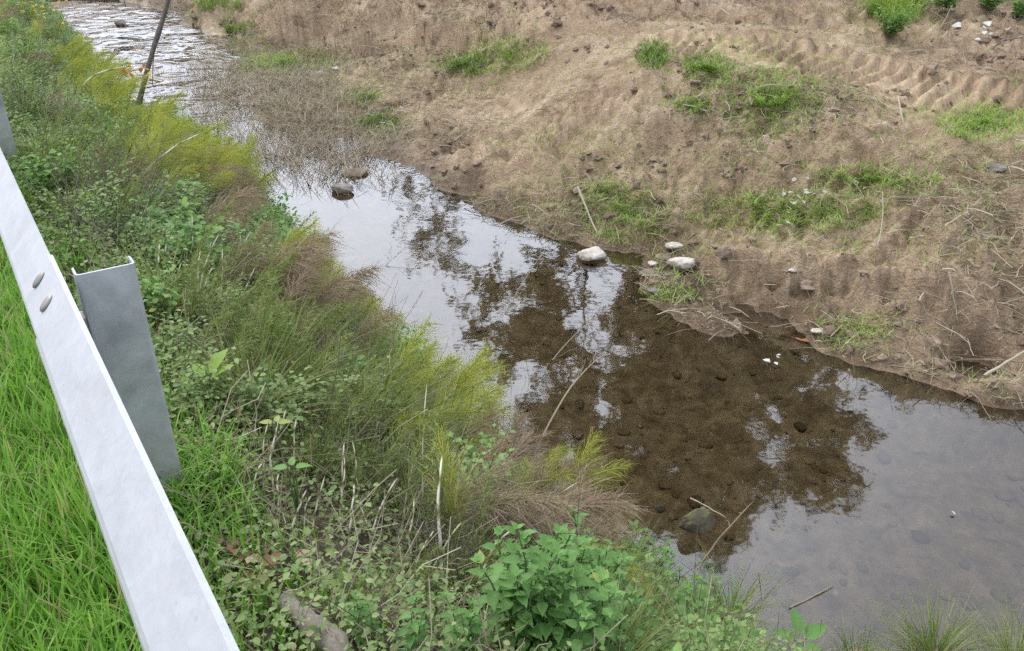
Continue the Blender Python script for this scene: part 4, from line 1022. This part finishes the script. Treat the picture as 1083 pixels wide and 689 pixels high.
# pebbles on the bed
n = 1300; px = rng.uniform(380, 1120, n); py = rng.uniform(225, 700, n); q = P(px, py, 0 * px); z = height(q[:, 0], q[:, 1]); k = (z < -.03) & (q[:, 0] * LX + q[:, 1] * LY > 2.7)
q = q[k]; z = z[k]; n = len(q); q[:, 2] = z
sz = .008 + .045 * rng.random(n) ** 4
v = q[:, None] + (ICO1[0][None] * (1 + rng.normal(0, .1, (n, len(ICO1[0]), 1)))) * sz[:, None, None] * rng.uniform(.7, 1.4, (n, 1, 3)) * [1, 1, .5]
mb = MB(); mb.add(v.reshape(-1, 3), tris=((np.arange(n) * len(ICO1[0]))[:, None, None] + ICO1[1][None]).reshape(-1, 3), tint=np.repeat(np.clip(rng.normal(.36, .2, n), 0, 1), len(ICO1[0])))
tag(link('bed_pebbles', mb.mesh('bed_pebbles', M['pebble'])), 'brown pebbles on the bed of the shallow stream', 'pebbles', kind='stuff')

# ------------------------------------------------------------------ trees beyond the far bank (the water mirrors them)
def tree(x, y, h, lab, nleaf=9000, spread=.34, seed=1, lean=0.0, ls=1.0):
    g = np.random.default_rng(seed); z0 = float(height(np.array([x]), np.array([y]))[0])
    root = empty('tree', (x, y, z0)); tag(root, lab, 'tree', None)
    tr, cr = MB(), MB(); K = 6; t = np.linspace(0, 1, K)
    C = np.outer(t * h * .92, [0, 0, 1]) + np.cumsum(g.normal(0, .12, (K, 3)), 0) * [1, 1, 0] + np.outer(t * lean * h, [1, 0, 0]); C[0] = [0, 0, -.3]
    tubes(tr, C[None], (h * (.005 if x < 3 else .009) * (1 - .85 * t))[None], 8, .5)
    nb = 34; u = g.uniform(.18 if ls < 2 else .04, .98, nb); p = np.stack([np.interp(u, t, C[:, i]) for i in range(3)], -1)
    an = g.random(nb) * 6.28; l = h * spread * (1.15 - u) * g.uniform(.6, 1.2, nb) + .4
    d = np.stack([np.cos(an), np.sin(an), g.uniform(.25, 1.0, nb)], -1); d = nrm(d)
    q = np.linspace(0, 1, 5)[None, :, None]
    B = p[:, None] + d[:, None] * l[:, None, None] * q + np.cumsum(g.normal(0, .06, (nb, 5, 3)), 1) * q
    tubes(tr, B, (l * .016)[:, None] * np.linspace(1, .25, 5)[None], 5, .5)
    n2 = nb * 9; i = g.integers(0, nb, n2); f = g.uniform(.25, 1, n2); jj = np.minimum((f * 4).astype(int), 3); fr_ = f * 4 - jj
    p2 = B[i, jj] * (1 - fr_)[:, None] + B[i, jj + 1] * fr_[:, None]
    d2 = nrm(d[i] + g.normal(0, .75, (n2, 3))); l2 = l[i] * g.uniform(.2, .5, n2)
    q = np.linspace(0, 1, 4)[None, :, None]
    B2 = p2[:, None] + d2[:, None] * l2[:, None, None] * q + g.normal(0, .05, (n2, 4, 3)) * q
    tubes(tr, B2, np.full((n2, 4), .012) * np.linspace(1, .35, 4), 3, .5)
    i = g.integers(0, n2, nleaf); f = g.uniform(.2, 1.05, nleaf)
    p3 = B2[i, 0] * (1 - f)[:, None] + B2[i, 3] * f[:, None] + g.normal(0, .09, (nleaf, 3))
    leaves(cr, p3, rand_dir(nleaf, -.9, .4), ls * g.uniform(.08, .17, nleaf), np.clip(g.normal(.5, .25, nleaf), 0, 1), LEAF_SIMPLE, .8, 1.0)
    link('trunk', tr.mesh('trunk', M['bark']), root); link('crown', cr.mesh('crown', M['treeleaf']), root)
TREES = [(1.9, 19.0, 11.2, 11000, 'dense leafy tree beyond the far bank, left of the mirrored group'), (3.7, 18.6, 14.4, 13000, 'tallest tree beyond the far bank, mirrored in the dark pool'),
 (6.2, 19.5, 13.2, 10000, 'broad tree right of the tallest beyond the far bank'), (8.0, 18.0, 11.0, 6500, 'lower tree at the right of the mirrored group'), (4.6, 21.5, 14.0, 13000, 'tree standing behind the mirrored group'), (5.2, 18.0, 12.0, 9000, 'shorter tree in front of the mirrored group'),
 (-2.7, 27, 7.6, 900, 'small sparse tree far up the field'), (18.5, 19, 10, 6000, 'tree at the right beyond the tread marks'),
 (-24, 58, 3.2, 2600, 'low dense bush far upstream beyond the riffle'), (-28.5, 58, 3.4, 2600, 'rounded bush far upstream, left of the low dense one'), (-33, 57, 3.3, 2600, 'leftmost bush of the far upstream row'), (-20, 60, 3.2, 2600, 'rightmost bush of the far upstream row')]
for k, (x, y, h, nl, lab) in enumerate(TREES): tree(x, y, h, lab, nl, .27 if y < 30 else .85, 20 + k, ls=1.35 if y < 30 else 2.6)

# ------------------------------------------------------------------ camera, light, render settings
cam = bpy.data.objects.new('camera', bpy.data.cameras.new('camera')); COL.objects.link(cam)
cam.location = (0, 0, CAMZ); cam.rotation_euler = (math.pi / 2 - PITCH, 0, 0)
cam.data.sensor_width = 36; cam.data.sensor_fit = 'HORIZONTAL'; cam.data.lens = FPX / W0 * 36; cam.data.clip_start = .05; cam.data.clip_end = 1000
sc.camera = cam
SUN_EL, SUN_AZ = R(55), R(-52)
sun = bpy.data.objects.new('sun', bpy.data.lights.new('sun', 'SUN')); COL.objects.link(sun)
sun.data.energy = 1.0; sun.data.angle = R(18); sun.data.color = (1, .97, .93)
sdir = np.array([math.sin(SUN_AZ) * math.cos(SUN_EL), math.cos(SUN_AZ) * math.cos(SUN_EL), math.sin(SUN_EL)])
sun.rotation_euler = (math.pi / 2 - SUN_EL, 0, math.pi - SUN_AZ)
world = bpy.data.worlds.new('World'); sc.world = world; world.use_nodes = True
nt = world.node_tree; nt.nodes.clear()
out = nt.nodes.new('ShaderNodeOutputWorld'); bg = nt.nodes.new('ShaderNodeBackground'); bg.inputs[1].default_value = .15
sky = nt.nodes.new('ShaderNodeTexSky'); sky.sky_type = 'NISHITA'; sky.sun_disc = False; sky.sun_elevation = SUN_EL; sky.sun_rotation = SUN_AZ
sky.air_density = 1.0; sky.dust_density = 4.0
hs = nt.nodes.new('ShaderNodeHueSaturation'); hs.inputs['Saturation'].default_value = .45
nt.links.new(sky.outputs[0], hs.inputs['Color'])
co = nt.nodes.new('ShaderNodeTexCoord'); nz_ = nt.nodes.new('ShaderNodeTexNoise'); nz_.inputs['Scale'].default_value = 2.2; nz_.inputs['Detail'].default_value = 5
nt.links.new(co.outputs['Generated'], nz_.inputs['Vector'])
cl = ramp(nt, nz_.outputs['Fac'], [(.3, (.92, .94, 1.0)), (.7, (1.12, 1.1, 1.08))])
cloud = mixc(nt, 1.0, (5.05, 5.4, 6.1), cl, 'MULTIPLY')
# the cloud layer is thinnest, and brightest, low over the field in front
vd = N(nt, 'ShaderNodeVectorMath', operation='DOT_PRODUCT'); nt.links.new(co.outputs['Generated'], vd.inputs[0])
e_, a_ = R(19), R(-8); vd.inputs[1].default_value = (math.sin(a_) * math.cos(e_), math.cos(a_) * math.cos(e_), math.sin(e_))
mr = N(nt, 'ShaderNodeMapRange', interpolation_type='SMOOTHSTEP'); nt.links.new(vd.outputs['Value'], mr.inputs[0])
mr.inputs[1].default_value = .72; mr.inputs[2].default_value = 1.0; mr.inputs[3].default_value = 1.0; mr.inputs[4].default_value = 2.65
glow = N(nt, 'ShaderNodeVectorMath', operation='SCALE'); nt.links.new(cloud, glow.inputs[0]); sz_ = N(nt, 'ShaderNodeSeparateXYZ'); nt.links.new(co.outputs['Generated'], sz_.inputs[0])
lo = N(nt, 'ShaderNodeMapRange', interpolation_type='SMOOTHSTEP'); nt.links.new(sz_.outputs[2], lo.inputs[0]); lo.inputs[1].default_value = .06; lo.inputs[2].default_value = .30; lo.inputs[3].default_value = .52; lo.inputs[4].default_value = 1.0
nt.links.new(math_(nt, 'MULTIPLY', mr.outputs[0], lo.outputs[0]), glow.inputs['Scale'])
nt.links.new(mixc(nt, .75, hs.outputs[0], glow.outputs[0]), bg.inputs[0]); nt.links.new(bg.outputs[0], out.inputs[0])
vs = sc.view_settings; vs.view_transform = 'Standard'; vs.look = 'None'; vs.gamma = 1; vs.use_curve_mapping = False; vs.exposure = 0.85
sc.render.engine = 'CYCLES'
cy = sc.cycles; cy.use_denoising = False; cy.max_bounces = 8; cy.transparent_max_bounces = 8; cy.diffuse_bounces = 3; cy.glossy_bounces = 3
cy.use_adaptive_sampling = False
open('/tmp/counts.txt', 'w').write(str(COUNT))
